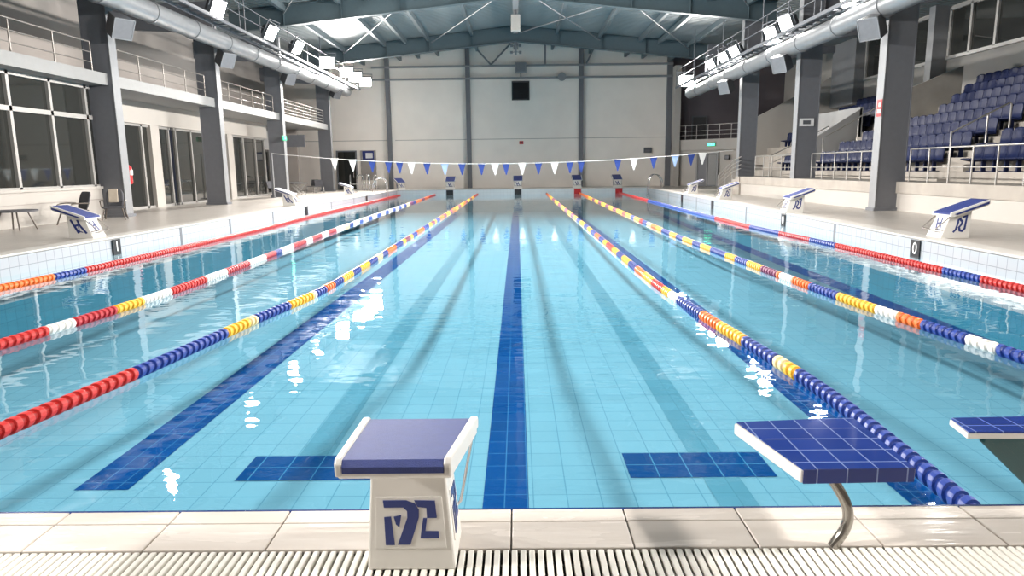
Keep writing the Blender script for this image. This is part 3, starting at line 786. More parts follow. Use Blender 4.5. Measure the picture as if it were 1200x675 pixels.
# seats
def seat_mesh():
    m = MB()
    # faces -x (towards the pool); origin at tread under the seat
    W = .232
    prof = [(-.20, .36), (-.22, .40), (-.15, .415), (.10, .38), (.17, .41), (.21, .58), (.235, .82), (.225, .87), (.265, .87), (.275, .82), (.25, .56), (.21, .30), (.12, .30)]
    cs = [-1, -.8, -.3, .3, .8, 1]
    vs = []
    for c in cs:
        e = abs(c) > .9
        for (x, z) in prof:
            zz = z-(.09 if e and z > .78 else (.02 if abs(c) > .5 and z > .78 else 0)); vs.append((x-(.035 if abs(c) > .8 and z > .5 else 0), c*W, zz))
    n = len(prof); fs = []
    for i in range(len(cs)-1):
        for k in range(n): fs.append((i*n+k, i*n+(k+1) % n, (i+1)*n+(k+1) % n, (i+1)*n+k))
    fs.append(tuple(range(n))); fs.append(tuple(range((len(cs)-1)*n, len(cs)*n)))
    m.add(vs, fs, 0, True)
    m.box(-.02, .10, -.03, .03, 0, .39); m.box(-.08, .16, -.12, .12, 0, .025)
    o = m.build('stadium_seat', 'seat_blue'); me = o.data
    bpy.data.objects.remove(o); return me
SM = seat_mesh()
RW = ['front', 'second', 'third', 'fourth', 'fifth', 'sixth', 'seventh', 'top']
def seats(k, y0, y1, block):
    n = int(round((y1-y0)/.5)); g = '%s row, %s' % (RW[k], block)
    for i in range(n):
        o = bpy.data.objects.new('stadium_seat', SM); COL.objects.link(o)
        o.location = (RX0+RP*k+.42, y1-.25-.5*i, RZ0+RH*k)
        tag(o, 'blue plastic seat in the %s row, %s' % (RW[k], block), 'seat', g)
B1, B2, B3 = 'block right of the near stairway', 'block between the two stairways', 'block beyond the far stairway'
for k, ylo in ((0, 18.0), (1, 19.0), (2, 20.0), (3, 21.0)): seats(k, ylo, 22.0, B1)
for k, (a, b) in enumerate(((23.4, 33.0), (23.4, 32.9), (23.4, 32.4), (23.4, 31.4), (23.4, 29.4), (23.9, 29.9), (24.9, 30.4), (25.9, 30.9))): seats(k, a, b, B2)
for k, (a, b) in {0: (34.9, 37.4), 3: (40.4, 43.4), 4: (35.0, 42.5), 5: (35.0, 42.5), 6: (35.0, 42.0), 7: (35.0, 41.5)}.items(): seats(k, a, b, B3)

# ------------------------------------------------------------------ starting blocks
LOGO = [  # emblem outline in panel units (u right, v up)
    [(.128, .62), (.228, .63), (.28, .076), (.152, .076)],
    [(.268, .63), (.38, .66), (.348, .42), (.30, .48)],
    [(.108, .944), (.46, .944), (.588, .878), (.644, .761), (.636, .61), (.50, .081), (.32, .081), (.468, .61), (.468, .736), (.412, .807), (.124, .807)],
    [(.58, .944), (.892, .934), (.90, .604), (.756, .60), (.756, .797), (.628, .817)],
    [(.70, .60), (.756, .60), (.72, .34), (.908, .34), (.908, .203), (.644, .203), (.66, .34)]]
def stroke(pts, w):
    """polyline turned into flat strips"""
    out = []
    for (x0, y0), (x1, y1) in zip(pts, pts[1:]):
        dx, dy = x1-x0, y1-y0; L = math.hypot(dx, dy); dx, dy = dx/L*w/2, dy/L*w/2
        e = .6
        out.append([(x0-dx*e-dy, y0-dy*e+dx), (x0-dx*e+dy, y0-dy*e-dx), (x1+dx*e+dy, y1+dy*e-dx), (x1+dx*e-dy, y1+dy*e+dx)])
    return out
LOGO2 = stroke([(.19, .80), (.44, .28)], .115)+stroke([(.56, .84), (.60, .62), (.79, .28)], .115)+stroke([(.30, .56), (.60, .66)], .09)+stroke([(.52, .56), (.50, .33), (.64, .30)], .05)
LOGO3 = stroke([(.38, .26), (.44, .34), (.46, .62), (.44, .74), (.54, .78)], .085)+stroke([(.65, .82), (.80, .84), (.79, .36), (.71, .27), (.61, .30), (.55, .43), (.62, .52), (.64, .64), (.55, .72)], .085)
def face_patch(m, quad, poly, t, mi=0):
    """quad: bl, br, tr, tl ; poly in uv ; lifted by t along the outward normal"""
    bl, br, tr, tl = [Vector(q) for q in quad]
    n = (br-bl).cross(tl-bl).normalized()
    P = lambda u, v: bl*(1-u)*(1-v)+br*u*(1-v)+tr*u*v+tl*(1-u)*v
    m.prism([P(u, v)-n*.002 for u, v in poly], n*(t+.002), mi)
def make_block(label, P, logos, group='starting blocks', grip=True):
    """local +Y = towards the pool"""
    t = thing('starting_block', label, 'starting block', (0, 0, 0), group=group)
    wb, wt, yb0, yb1, yt0, yt1, hb0, hb1 = P['base']
    # pedestal: tapered, top follows the sloping platform
    m = MB()
    B = [(-wb, yb0, 0), (wb, yb0, 0), (wb, yb1, 0), (-wb, yb1, 0), (-wt, yt0, hb0), (wt, yt0, hb0), (wt, yt1, hb1), (-wt, yt1, hb1)]
    m.add(B, [(3, 2, 1, 0), (4, 5, 6, 7), (0, 1, 5, 4), (1, 2, 6, 5), (2, 3, 7, 6), (3, 0, 4, 7)])
    m.build('pedestal', 'white_plastic', t, bevel=P['bev'])
    faces = {'back': (B[0], B[1], B[5], B[4]), 'front': (B[2], B[3], B[7], B[6]), 'right': (B[1], B[2], B[6], B[5]), 'left': (B[3], B[0], B[4], B[7])}
    for f, (u0, u1, v0, v1, kind) in logos.items():
        q = faces[f]; bl, br, tr, tl = [Vector(a) for a in q]
        Q = lambda u, v: bl*(1-u)*(1-v)+br*u*(1-v)+tr*u*v+tl*(1-u)*v
        sub = [Q(u0, v0), Q(u1, v0), Q(u1, v1), Q(u0, v1)]
        m = MB(); face_patch(m, sub, [(0, 0), (1, 0), (1, 1), (0, 1)], .003)
        pn = m.build('emblem_panel', 'white_plastic', t, bevel=.001)
        m = MB()
        for poly in {1: LOGO, 2: LOGO2, 3: LOGO3}[kind]: face_patch(m, sub, poly, .0055)
        m.build('emblem', 'logo_blue', pn)
    W, y0, z0, y1, z1, th = P['plate']      # half width, back edge, front edge
    fl = P.get('flare', 0); sh = P.get('shift', 0)
    def flare(m):   # platform a little wider towards the water
        c = []
        for x, y, z in m.v:
            k = 1+fl/W*(y-y0)/(y1-y0); c.append((x*k+sh, y, z))
        m.v = c
    m = MB()
    sl = (z1-z0)/(y1-y0)
    prof = [(y0, z0-.012), (y0-.004, z0-th*.75), (y0+.02, z0-th-.005), (yt0+.0, z0+sl*(yt0-y0)-th*1.05), (yt1, z0+sl*(yt1-y0)-th*1.05), (y1, z1-th*.8), (y1+.006, z1-.012)]
    m.prism([(-W, y, z) for y, z in prof], (2*W, 0, 0)); flare(m); pl = m.build('platform', 'white_plastic', t, bevel=P['bev'])
    rim = P['rim']; pt = P['pad']
    m = MB()   # pad wraps over the raised back edge
    prof = [(y0-.008, z0-th*.58), (y0-.012, z0-.012), (y0+.006, z0+.006), (y1-.01, z1+.006), (y1+.010, z1-.008), (y1+.008, z1-th*.35), (y1-.004, z1-th*.35), (y1-.012, z1-.02), (y0+.01, z0-.02), (y0+.008, z0-th*.58)]
    m.prism([(-W+rim, y, z) for y, z in prof], (2*(W-rim), 0, 0)); flare(m); m.build('foot_pad', 'pad_blue', pl)
    for s in (-1, 1):   # raised side rims
        m = MB(); a, b = (s*W-rim*.5-.002, s*W+.002)if s > 0 else (s*W-.002, s*W+rim*.5+.002)
        a, b = (W-rim, W+.004) if s > 0 else (-W-.004, -W+rim)
        prof = [(y0-.006, z0-th*.8), (y0-.010, z0-.004), (y0+.006, z0+.012), (y1, z1+.012), (y1+.008, z1-.004), (y1, z1-th*.6)]
        m.prism([(a, y, z) for y, z in prof], (b-a, 0, 0)); flare(m); m.build('side_rim', 'white_plastic', pl, bevel=.006)
        if P.get('band'):
            m = MB(); xx = s*(W+.005); prof = [(y0+.02, z0-th*.30), (y0+.015, z0-th*.78), (y1-.12, z1-th*.35), (y1-.06, z1-th*.2)]
            m.prism([(xx, y, z) for y, z in prof], (s*.004, 0, 0)); flare(m); m.build('side_band', 'logo_blue', pl)
    if grip:
        g1, g0, ya, yb_, za, zb, gr_ = P['grip']; q = P.get('shift', 0)
        m = MB(); pts = [(-g1+q, ya, zb), (-g0, yb_, za+.03), (-g0+.02, yb_+.005, za), (g0-.02, yb_+.005, za), (g0, yb_, za+.03), (g1+q, ya, zb)]
        m.tube(pts, gr_, 10)
        if P.get('band'):
            for sx in (-1, 1): m.tube([(sx*g0, yb_, za+.02), (sx*g0, P['base'][3]-.06, za-.01)], gr_*.9, 8)
        m.build('grip_bar', 'rail_dark' if P.get('band') else 'chrome', t)
    return t
NEAR = dict(base=(.168, .132, 0.0, .28, -.0, .22, .50, .46), plate=(.178, -.385, .612, .215, .522, .060), flare=.046, shift=.022, rim=.020, pad=.01, bev=.008, grip=(.212, .165, .245, .30, .10, .49, .0065))
nb = make_block('white starting block with blue pad close up at the near pool edge', NEAR, {'back': (.08, .92, .185, .60, 1), 'right': (.18, .85, .19, .62, 1), 'left': (.18, .85, .19, .62, 1)}, group=None)
nb.location = (-.417, 2.372, -.004); nb.rotation_euler = (0, 0, 0)
SIDE = dict(base=(.25, .22, -.20, .375, -.235, .17, .62, .50), plate=(.31, -.51, .765, .235, .51, .095), rim=.035, pad=.01, bev=.012, grip=(.24, .22, .19, .46, .17, .45, .011), band=True)
sb = None
def side_block(x, y, rz, label, s=1.0):
    global sb
    if sb is None: o = sb = make_block(label, SIDE, {'back': (.1, .9, .1, .9, 3), 'right': (.02, .98, .02, .9, 2), 'left': (.02, .98, .02, .9, 3), 'front': (.1, .9, .1, .9, 2)})
    else: o = copy_tree(sb); o['label'] = label
    o.location = (x, y, 0.0); o.rotation_euler = (0, 0, rz); o.scale = (s, s, s); return o
LB = [(-10.22, 16.0), (-9.98, 30.0), (-10.1, 41.2)]
for i, (x, y) in enumerate(LB):
    side_block(x, y, -PI/2, ['large blue topped starting block on the left deck, nearest of the left row', 'blue topped starting block on the left deck, middle of the left row', 'small blue topped starting block on the left deck, farthest of the left row'][i])
RB = [(8.86, 14.0), (8.75, 21.8), (9.35, 31.0), (9.6, 37.8)]
for i, (x, y) in enumerate(RB):
    side_block(x, y, PI/2, ['large blue topped starting block on the right deck, nearest of the right row', 'blue topped starting block on the right deck, second of the right row from the front', 'blue topped starting block on the right deck, third of the right row from the front', 'small blue topped starting block on the right deck, farthest of the right row'][i])
FB = [(-5.0, 0), (0.05, 0), (4.45, 0), (7.45, 0)]
for i, (x, _) in enumerate(FB):
    side_block(x, YE+.62, PI, ['starting block at the far pool end, leftmost of the four', 'starting block at the far pool end, straight ahead on the centre line', 'starting block at the far pool end, second of the four from the right', 'starting block at the far pool end, rightmost of the four'][i], 1.22)
side_block(-8.9, YE+1.4, PI+.5, 'starting block standing aside at the far left pool corner near the ladders', 1.1)

# lane number plates on the pool walls
def plate(loc, rz, txt, label, red=False, s=1.0):
    t = thing('lane_plate', label, 'number plate', loc, rz, group='lane number plates')
    m = MB(); m.box(-.16*s, .16*s, -.008, 0, -.37, 0); m.build('panel', 'red_paint' if red else 'black', t)
    if txt:
        me = text_mesh(txt, .34); me.materials.clear(); me.materials.append(MATS['numeral_white'])
        o = bpy.data.objects.new('numeral', me); COL.objects.link(o); o.parent = t; o.location = (0, -.010, -.18); o.rotation_euler = (PI/2, 0, 0); o.scale = (1, 1, 1)
for i, (x, y) in enumerate(LB):
    plate((xl(y+.1)+.036, y+.1, -.05), PI/2, ['1', '', ''][i], 'black lane plate on the left pool wall under the %s block' % ['nearest', 'middle', 'farthest'][i])
for i, (x, y) in enumerate(RB):
    plate((xr(y)-.036, y, -.05), -PI/2, ['0', '0', '', ''][i], 'black lane plate on the right pool wall under the %s block from the front' % ['nearest', 'second', 'third', 'fourth'][i])
for i, (x, r) in enumerate(((-5.0, False), (0.05, False), (4.45, True), (7.5, True))):
    plate((x, YE-.036, -.05), 0, '', '%s lane plate on the far pool wall under the %s block from the left' % ('red' if r else 'black', ['first', 'second', 'third', 'fourth'][i]), r, 1.6)

# ------------------------------------------------------------------ tiled boards at the near right edge
bd = thing('tiled_platform', 'low platform with shiny blue tiled top on one curved steel leg', 'platform', (1.24, 2.5, 0))
ZB = .36
T = [(.965-1.24, 2.93-2.5), (1.065-1.24, 2.44-2.5), (1.505-1.24, 2.45-2.5), (1.525-1.24, 2.97-2.5)]
m = MB(); m.prism([(x, y, ZB-.055) for x, y in T], (0, 0, .052)); m.build('slab', 'white_plastic', bd, bevel=.006)
ins = [(T[0][0]+.012, T[0][1]), (T[1][0]+.008, T[1][1]-.003), (T[2][0]-.008, T[2][1]-.003), (T[3][0]-.008, T[3][1]+.003)]
m = MB(); m.prism([(x, y, ZB-.003) for x, y in ins], (0, 0, .006)); m.build('tile_top', 'board_tile', bd)
m = MB(); m.prism([(ins[1][0], ins[1][1]-.001, ZB-.054), (ins[2][0], ins[2][1]-.001, ZB-.054), (ins[2][0], ins[2][1]-.001, ZB+.003), (ins[1][0], ins[1][1]-.001, ZB+.003)], (0, -.004, 0)); m.build('tile_edge', 'board_tile_face', bd)
pts = []
for (dx, dy, z) in ((-.075, .12, ZB-.05), (-.045, .085, .30), (-.005, .055, .245), (.028, .03, .18), (.038, .02, .12), (.025, .015, .07), (0, .012, .03), (-.018, .012, -.002)): pts.append((dx+.02, dy, z))
def smooth(pts, n=5):
    pts = [Vector(p) for p in pts]; out = []
    for i in range(len(pts)-1):
        p0, p1, p2, p3 = pts[max(i-1, 0)], pts[i], pts[i+1], pts[min(i+2, len(pts)-1)]
        for k in range(n):
            u = k/n; out.append(.5*((2*p1)+(p2-p0)*u+(2*p0-5*p1+4*p2-p3)*u*u+(3*p1-p0-3*p2+p3)*u**3))
    return out+[pts[-1]]
m = MB(); m.tube(smooth(pts), .021, 14); m.build('leg', 'steel_bronze', bd)
b2 = thing('tiled_platform', 'second blue tiled platform cut off by the right edge of the frame', 'platform', (2.3, 2.86, 0))
T = [(1.945-2.3, .095), (1.92-2.3, -.07), (2.75-2.3, -.08), (2.75-2.3, .12)]
m = MB(); m.prism([(x, y, ZB-.03) for x, y in T], (0, 0, .026)); m.build('slab', 'white_plastic', b2, bevel=.004)
m = MB(); m.prism([(x+(.008 if i < 2 else 0), y, ZB-.004) for i, (x, y) in enumerate(T)], (0, 0, .008)); m.build('tile_top', 'board_tile', b2)
m = MB()
for k in range(9):
    f = k/8; m.bar((-.30+.36*f, -.05+.05*f, ZB-.035), (.06+.34*f, .0+.04*f, -.004), .012, .03)
m.bar((-.30, -.05, ZB-.04), (.40, -.02, ZB-.04), .03, .02)
m.build('support', 'net_green', b2)

# ------------------------------------------------------------------ lane ropes
PATH = dict(L3=[(-9.0, 2.9), (-8.75, 10), (-8.5, 13), (-8.4, 20), (-8.6, 30), (-8.7, 51)],
 L2=[(-6.35, 2.9), (-5.95, 6), (-5.55, 10), (-5.6, 15), (-5.85, 23), (-6.1, 51)],
 L1=[(-4.15, 2.9), (-3.85, 4.77), (-3.6, 6.5), (-3.37, 8.54), (-3.11, 10.5), (-3.03, 16), (-2.95, 51)],
 R1=[(2.42, 2.9), (2.50, 4.2), (2.54, 5.5), (2.45, 7), (2.34, 8.4), (2.22, 11), (2.2, 19), (2.15, 51)],
 R2=[(5.15, 2.9), (5.0, 5.5), (4.83, 7), (4.6, 9.5), (4.45, 13), (4.3, 19.5), (4.6, 51)],
 R3=[(7.45, 2.9), (7.55, 9.5), (7.5, 12), (7.42, 16), (7.15, 22.4), (7.5, 51)])
SEG = dict(
 L3='R6.5 B8.6 O12.3 B13.16 R50.9',
 L2='B4.6 R7.98 W8.41 D9.2 Y9.83 W10.59 R11.81 W12.71 D13.9 W14.89 D15.59 B16.01 W16.98 D18.15 W18.78 D19.86 W20.69 D21.71 W22.81 C23.55 B24.2 W25.17 B25.82 W26.84 B27.58 W28.57 B29.51 W30.53 B31.38 W32.53 B33.25 W34.26 B35.07 W35.93 B36.8 C38.06 P39.39 B40.47 O42.79 P44.48 O46.79 R50.9',
 L1='R6.17 B7.76 Y8.29 C8.48 B9.37 Y10.12 W10.24 B10.69 O11.13 B11.61 Y12.28 B12.86 Y13.63 B14.4 C14.93 B15.55 O16.61 B17.6 Y18.08 P18.85 Y19.3 B20.12 O21.59 B22.81 Y23.58 P24.43 Y24.93 B26.01 O27.5 P28.47 Y29.89 P31.02 O32.7 Y34.07 P35.59 Y37.22 O39.0 P40.3 Y42.39 P43.93 Y46.43 R50.9',
 R1='B5.95 Y6.17 C6.39 B7.16 Y7.88 O8.48 B9.49 W9.92 Y10.31 R11.01 Y11.75 O12.5 B13.24 Y14.08 B14.81 Y15.57 R16.59 Y17.23 B18.12 O19.09 B20.17 Y21.13 B22.19 Y23.66 B24.98 Y26.25 P27.7 Y29.5 P31.3 Y33.66 P36.02 Y39.17 P41.89 Y45.04 O50.04 P50.9',
 R2='R4.6 B6.73 W7.14 B7.84 O8.28 W8.71 Y9.64 B10.48 O11.07 W11.55 O11.69 P12.37 Y13.08 B13.74 Y14.33 B15.33 Y16.1 B16.76 Y17.69 B18.4 Y19.15 B20.27 Y21.06 O21.9 C22.65 B23.47 R24.16 Y25.27 B26.09 Y27.39 R28.32 Y30.14 P31.3 Y32.85 P34.21 Y36.08 P37.51 Y39.54 P40.99 Y43.7 O50.9',
 R3='B5.5 R10.99 B11.95 R15.89 B17.18 D18.96 B21.08 R24.79 B38.47 R50.9')
CLAB = {'R': 'red floats', 'D': 'dark red floats', 'O': 'orange floats', 'Y': 'yellow floats', 'C': 'cream floats', 'W': 'white floats', 'B': 'blue floats', 'P': 'maroon floats'}
RL = dict(L3='leftmost lane rope, all red but for a short blue stretch at the near end', L2='second lane rope from the left, of red and white floats turning blue and white',
          L1='third lane rope from the left, red at the near end then blue and yellow', R1='lane rope of blue and yellow floats right of the centre line, passing the tiled platform',
          R2='second lane rope from the right, of blue, yellow, orange and white floats', R3='rightmost lane rope, of long red and blue stretches beside the right pool wall')
def path_fn(p):
    # smooth interpolation of x over y
    n = len(p)
    def fx(y):
        if y <= p[0][1]: return p[0][0]+(p[1][0]-p[0][0])*(y-p[0][1])/(p[1][1]-p[0][1])
        for i in range(n-1):
            if y <= p[i+1][1]:
                (x0, y0), (x1, y1) = p[i], p[i+1]
                def sl(j):
                    j0, j1 = max(j-1, 0), min(j+1, n-1); return (p[j1][0]-p[j0][0])/(p[j1][1]-p[j0][1])
                h = y1-y0; t = (y-y0)/h; m0, m1 = sl(i)*h, sl(i+1)*h
                return (2*t**3-3*t*t+1)*x0+(t**3-2*t*t+t)*m0+(-2*t**3+3*t*t)*x1+(t**3-t*t)*m1
        return p[-1][0]
    return fx
ZRP = WZ+.030
for key in ('L3', 'L2', 'L1', 'R1', 'R2', 'R3'):
    fx = path_fn(PATH[key]); ys = PATH[key][0][1]
    t = thing('lane_rope', RL[key], 'lane rope', (fx(ys), ys, ZRP), group='lane ropes')
    o = Vector((fx(ys), ys, ZRP))
    m = MB(); m.tube([Vector((fx(y), y, ZRP))-o for y in [ys+(50.98-ys)*i/60 for i in range(61)]], .012, 6); m.build('cable', 'rope_line', t)
    prev = ys
    for s in SEG[key].split():
        c, y1 = s[0], float(s[1:]); y0 = prev; prev = y1
        m = MB(); near = y0 < 24
        pitch = .105 if near else .30
        n = max(1, round((y1-y0)/pitch)); pitch = (y1-y0)/n
        R = .065; nn = 16 if y0 < 12 else 10
        prof = [(.02, .74), (.30, .70), (.35, .97), (.42, 1.0), (.78, 1.0), (.85, .97), (.90, .74)] if near else [(.02, .92), (.2, 1.0), (.8, 1.0), (.98, .92)]
        rings = []
        for i in range(n):
            for u, rr in prof:
                y = y0+(i+u)*pitch; rings.append((y, rr*R))
        rings = [(y0+.002, R*.45)]+rings+[(y1-.002, R*.45)]
        vs = []; fs = []
        for y, r in rings:
            for k in range(nn):
                a = 2*PI*k/nn; yy = y+(.022*math.sin(a+.6) if near and r > R*.6 else 0); yy = min(max(yy, y0), y1)
                vs.append((fx(yy)+r*math.cos(a)-o.x, yy-o.y, r*math.sin(a)))
        for i in range(len(rings)-1):
            for k in range(nn): fs.append((i*nn+k, i*nn+(k+1) % nn, (i+1)*nn+(k+1) % nn, (i+1)*nn+k))
        fs.append(tuple(range(nn))); fs.append(tuple(range((len(rings)-1)*nn, len(rings)*nn)))
        m.add(vs, fs, 0, False)
        if near:      # outer discs coloured with their sheen, vaned core with the groove shade
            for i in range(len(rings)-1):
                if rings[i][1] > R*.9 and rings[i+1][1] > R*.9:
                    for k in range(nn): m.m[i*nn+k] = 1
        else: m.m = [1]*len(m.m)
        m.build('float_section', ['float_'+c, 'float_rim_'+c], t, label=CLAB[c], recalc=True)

# ------------------------------------------------------------------ bunting
YF = 39.0
def fz(x): u = (x+.8)/13.0; return 1.75+.60*u*u+(.13 if x < 0 else 0)*u*u
bt = thing('bunting_line', 'thin pale line of the backstroke bunting sagging across the pool', 'line', (0, YF, 0))
m = MB(); m.tube([(x, 0, fz(x)) for x in [-13.8+25.9*i/60 for i in range(61)]], .016, 6); m.build('cord', 'rope_line', bt)
m = MB(); m.tube([(-13.8, 0, 0), (-13.8, 0, 2.5)], .05, 8); m.box(-13.95, -13.65, -.15, .15, 0, .04); m.build('post', 'steel_light', bt)
FLG = [(-10.28, 'w'), (-9.26, 'w'), (-8.16, 'b'), (-7.24, 'b'), (-6.62, 'b'), (-5.95, 'w'), (-5.08, 'b'), (-4.07, 'p'), (-3.11, 'b'), (-2.01, 'b'), (-1.24, 'w'), (-.62, 'b'), (.29, 'w'), (1.2, 'b'), (2.11, 'w'), (2.97, 'b'), (3.6, 'b'), (5.65, 'b'), (6.56, 'w'), (7.66, 'b'), (8.86, 'p'), (9.76, 'b'), (10.39, 'w')]
NUMW = ['first', 'second', 'third', 'fourth', 'fifth', 'sixth', 'seventh', 'eighth', 'ninth', 'tenth', 'eleventh', 'twelfth', 'thirteenth']
cnt = {'b': 0, 'w': 0, 'p': 0}; CN = {'b': 'blue', 'w': 'white', 'p': 'pale blue'}
for x, c in FLG:
    h = .62; w = .21 if c == 'b' else .22
    z = fz(x)
    m = MB(); m.prism([(-w, 0, .01), (w, 0, .01), (.03, 0, -h), (-.02, 0, -h)], (0, .012, 0))
    m.box(-w, w, -.012, .018, -.03, .03)
    m.build('pennant', {'b': 'flag_blue', 'w': 'flag_white', 'p': 'flag_pale'}[c], loc=(x, YF+.02, z), label='%s triangular pennant, %s %s one along the bunting from the left' % (CN[c], NUMW[cnt[c]], CN[c]), cat='flag', group='bunting pennants')
    cnt[c] += 1

# ------------------------------------------------------------------ ladders
def ladder(x, y, rz, label):
    t = thing('pool_ladder', label, 'ladder', (x, y, 0), rz, group='pool ladders')
    for s in (-.27, .27):
        pts = [(s, -.75, 0), (s, -.72, .45), (s, -.5, .85), (s, -.15, .95), (s, .1, .8), (s, .2, .4), (s, .2, -.3), (s, .2, -1.2)]
        m = MB(); m.tube(smooth(pts, 4), .028, 8); m.build('rail', 'chrome', t)
    for z in (-.35, -.65, -.95):
        m = MB(); m.box(-.27, .27, .14, .26, z-.02, z+.02); m.build('step', 'chrome', t)
ladder(xl(46.5), 46.5, -PI/2, 'chrome pool ladder on the left pool edge near the far corner')
ladder(xr(48.6), 48.6, PI/2, 'chrome pool ladder on the right pool edge near the far corner')
def hoop(x, y, rz, label):
    t = thing('grab_rail', label, 'grab rail', (x, y, 0), rz, group='spare grab rails on the left deck')
    for s in (-.25, .25):
        m = MB(); m.tube(smooth([(s, -.45, 0), (s, -.42, .7), (s, -.2, 1.1), (s, .15, 1.1), (s, .38, .7), (s, .42, .0)], 4), .03, 8); m.build('hoop', 'chrome', t)
    m = MB(); m.tube([(-.25, -.43, .45), (.25, -.43, .45)], .025, 6); m.build('crossbar', 'chrome', t)
hoop(-10.6, 50.2, .5, 'chrome grab rail on the far left deck beside the ladder')
hoop(-11.5, 51.4, .9, 'chrome grab rail on the far left deck, middle of the group')
hoop(-12.4, 52.3, .3, 'chrome grab rail on the far left deck, closest to the back wall door')

# ------------------------------------------------------------------ deck furniture on the left
def armchair(x, y, rz, label):
    t = thing('deck_chair', label, 'chair', (x, y, 0), rz)
    m = MB()   # curved shell back
    for k in range(1):
        pr = []
        for i in range(9):
            f = i/8; a = (f-.5)*1.6; pr.append((.36*math.sin(a), .30+.10*math.cos(a)-.10))
        vs = []
        for (px, py) in pr:
            for z, off, sc in ((.42, 0, .85), (.60, .06, 1.0), (.85, .14, .98), (.95, .17, .75)): vs.append((px*sc, py+off, z))
        n = 4; fs = [(i*n+j, (i+1)*n+j, (i+1)*n+j+1, i*n+j+1) for i in range(8) for j in range(3)]
        m.add(vs, fs, 0, True)
    o = m.build('backrest', 'chair_grey', t); s = o.modifiers.new('solid', 'SOLIDIFY'); s.thickness = .04
    m = MB(); m.prism([(-.30, -.30, .38), (.30, -.30, .38), (.28, .30, .36), (-.28, .30, .36)], (0, 0, .07)); m.build('seat', 'chair_grey', t, bevel=.02)
    for sx in (-1, 1):
        for sy in (-1, 1):
            m = MB(); m.tube([(sx*.25, sy*.22, .38), (sx*.33, sy*.34, 0)], .02, 8); m.build('leg', 'chair_frame', t)
        m = MB(); m.tube(smooth([(sx*.34, .28, .62), (sx*.36, -.05, .63), (sx*.34, -.27, .58), (sx*.31, -.27, .40)], 4), .018, 8); m.build('armrest', 'chair_frame', t)
    return t
armchair(-13.2, 20.3, -.5, 'dark grey shell armchair on the left deck below the window wall')
armchair(-13.1, 22.2, .4, 'grey armchair draped with a towel beside the nearest left column')
t = thing('towel', 'beige towel hung over the back of the armchair by the left column', 'towel', (-13.1, 22.2, 0), .4)
m = MB(); m.prism([(-.18, .33, .55), (.10, .31, .55), (.10, .42, .99), (-.18, .42, .99)], (0, -.06, 0)); m.prism([(-.18, .40, .99), (.10, .40, .99), (.10, .50, .60), (-.18, .52, .58)], (0, .05, 0)); m.build('cloth_fold', 'cloth', t, bevel=.02)
t = thing('deck_stool', 'grey low stool table with splayed legs at the left edge of the frame', 'table', (-13.62, 18.45, 0))
m = MB(); m.tube([(0, 0, .50), (0, 0, .545)], .55, 28); m.build('tabletop', 'chair_grey', t, bevel=.01)
for k in range(4):
    a = PI/4+k*PI/2; m = MB(); m.tube([(.3*math.cos(a), .3*math.sin(a), .5), (.48*math.cos(a), .48*math.sin(a), 0)], .02, 8); m.build('leg', 'chair_frame', t)
def folding_table(x, y, rz, label):
    t = thing('folding_table', label, 'table', (x, y, 0), rz)
    m = MB(); m.box(-.45, .45, -.9, .9, .70, .74); m.build('tabletop', 'chair_grey', t, bevel=.01)
    for s in (-.7, .7):
        for d in (-1, 1):
            m = MB(); m.tube([(-d*.38, s+.02*d, 0), (d*.38, s+.02*d, .70)], .018, 6); m.build('leg', 'rail_metal', t)
def sling_chair(x, y, rz, label):
    t = thing('stacking_chair', label, 'chair', (x, y, 0), rz)
    m = MB(); m.prism([(-.26, -.25, .42), (.26, -.25, .42), (.26, .25, .40), (-.26, .25, .40)], (0, 0, .03)); m.build('seat', 'chair_grey', t)
    m = MB(); m.prism([(-.26, .24, .45), (.26, .24, .45), (.26, .36, .88), (-.26, .36, .88)], (0, .03, 0)); m.build('backrest', 'chair_grey', t)
    for sx in (-.27, .27):
        for sy in (-.25, .25):
            m = MB(); m.tube([(sx, sy*.8, .42), (sx, sy*1.15, 0)], .018, 6); m.build('leg', 'rail_metal', t)
folding_table(-14.9, 45.4, .1, 'grey folding table outside the far left doors')
folding_table(-13.9, 43.6, .5, 'grey folding table beside the third left column')
sling_chair(-13.4, 46.6, .4, 'grey stacking chair at the pool side of the folding tables')
sling_chair(-14.2, 47.7, -.3, 'grey stacking chair nearest the fourth left column')
sling_chair(-15.2, 43.0, 1.2, 'grey stacking chair between the folding tables and the glass doors')

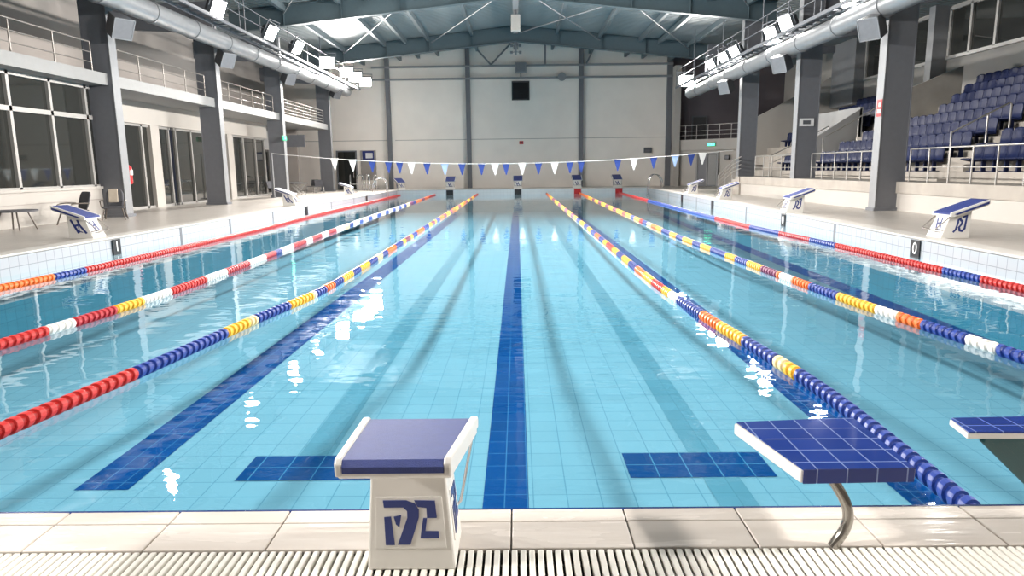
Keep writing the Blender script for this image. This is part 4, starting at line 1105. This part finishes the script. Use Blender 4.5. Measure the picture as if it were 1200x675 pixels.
# fire extinguisher, signs
t = thing('fire_hose_cabinet', 'red fire extinguisher cover hung on the glass doors behind the nearest left column', 'fire extinguisher', (XF+.10, 27.55, 1.05))
m = MB(); m.tube([(0.06, 0, 0), (.06, 0, .05), (.06, 0, .68), (.06, 0, .76)], [.14, .19, .19, .10], 14); m.build('cover', 'red_paint', t)
m = MB(); m.box(.20, .255, -.09, .09, .36, .56); m.build('sign', 'sign_white', t)
t = thing('safety_sign', 'red and white safety sign on the nearest right column', 'sign', (11.54, 22.45, 3.2), -PI/2)
m = MB(); m.box(-.15, .15, -.012, 0, -.22, .3); m.build('panel', 'red_paint', t)
m = MB(); m.box(-.10, .10, -.016, -.012, -.12, .0); m.box(-.04, .06, -.016, -.012, .08, .2); m.build('pictogram', 'sign_white', t)
t = thing('notice_sign', 'small white notice on the second right column', 'sign', (12.2, 29.585, 3.25), 0)
m = MB(); m.box(-.3, .3, -.02, 0, -.16, .16); m.build('panel', 'sign_white', t)
m = MB(); m.box(-.16, .16, -.024, -.02, -.08, .08); m.build('pictogram', 'speaker_grey', t)

# ------------------------------------------------------------------ camera, world, colour
f_px, pitch, yaw, roll = 800.0, 0.17375, 0.0095, math.radians(0.7)
cam = bpy.data.cameras.new('camera'); co = bpy.data.objects.new('camera', cam); COL.objects.link(co)
cam.sensor_width = 36; cam.lens = f_px*36/1200; cam.clip_start = .05; cam.clip_end = 300
fwd = Vector((-math.sin(yaw)*math.cos(pitch), math.cos(yaw)*math.cos(pitch), -math.sin(pitch)))
right = fwd.cross(Vector((0, 0, 1))).normalized(); up = right.cross(fwd).normalized()
# picture turned anticlockwise by roll -> camera turned clockwise
r2 = right*math.cos(roll)-up*math.sin(roll); u2 = right*math.sin(roll)+up*math.cos(roll)
Mx = Matrix((r2, u2, -fwd)).transposed().to_4x4(); Mx.translation = Vector((0, 0, 1.5))
co.matrix_world = Mx
SC.camera = co
w = bpy.data.worlds.new('world'); SC.world = w; w.use_nodes = True
w.node_tree.nodes['Background'].inputs[0].default_value = (.02, .022, .03, 1); w.node_tree.nodes['Background'].inputs[1].default_value = 1.0
SC.view_settings.view_transform = 'Standard'; SC.view_settings.look = 'None'
SC.view_settings.gamma = 1; SC.view_settings.use_curve_mapping = False
SC.view_settings.exposure = 0.62
SC.cycles.use_denoising = True
SC.cycles.max_bounces = 8; SC.cycles.diffuse_bounces = 5; SC.cycles.glossy_bounces = 4; SC.cycles.transparent_max_bounces = 12
SC.cycles.sample_clamp_indirect = 6.0
SC.cycles.caustics_reflective = False; SC.cycles.caustics_refractive = False
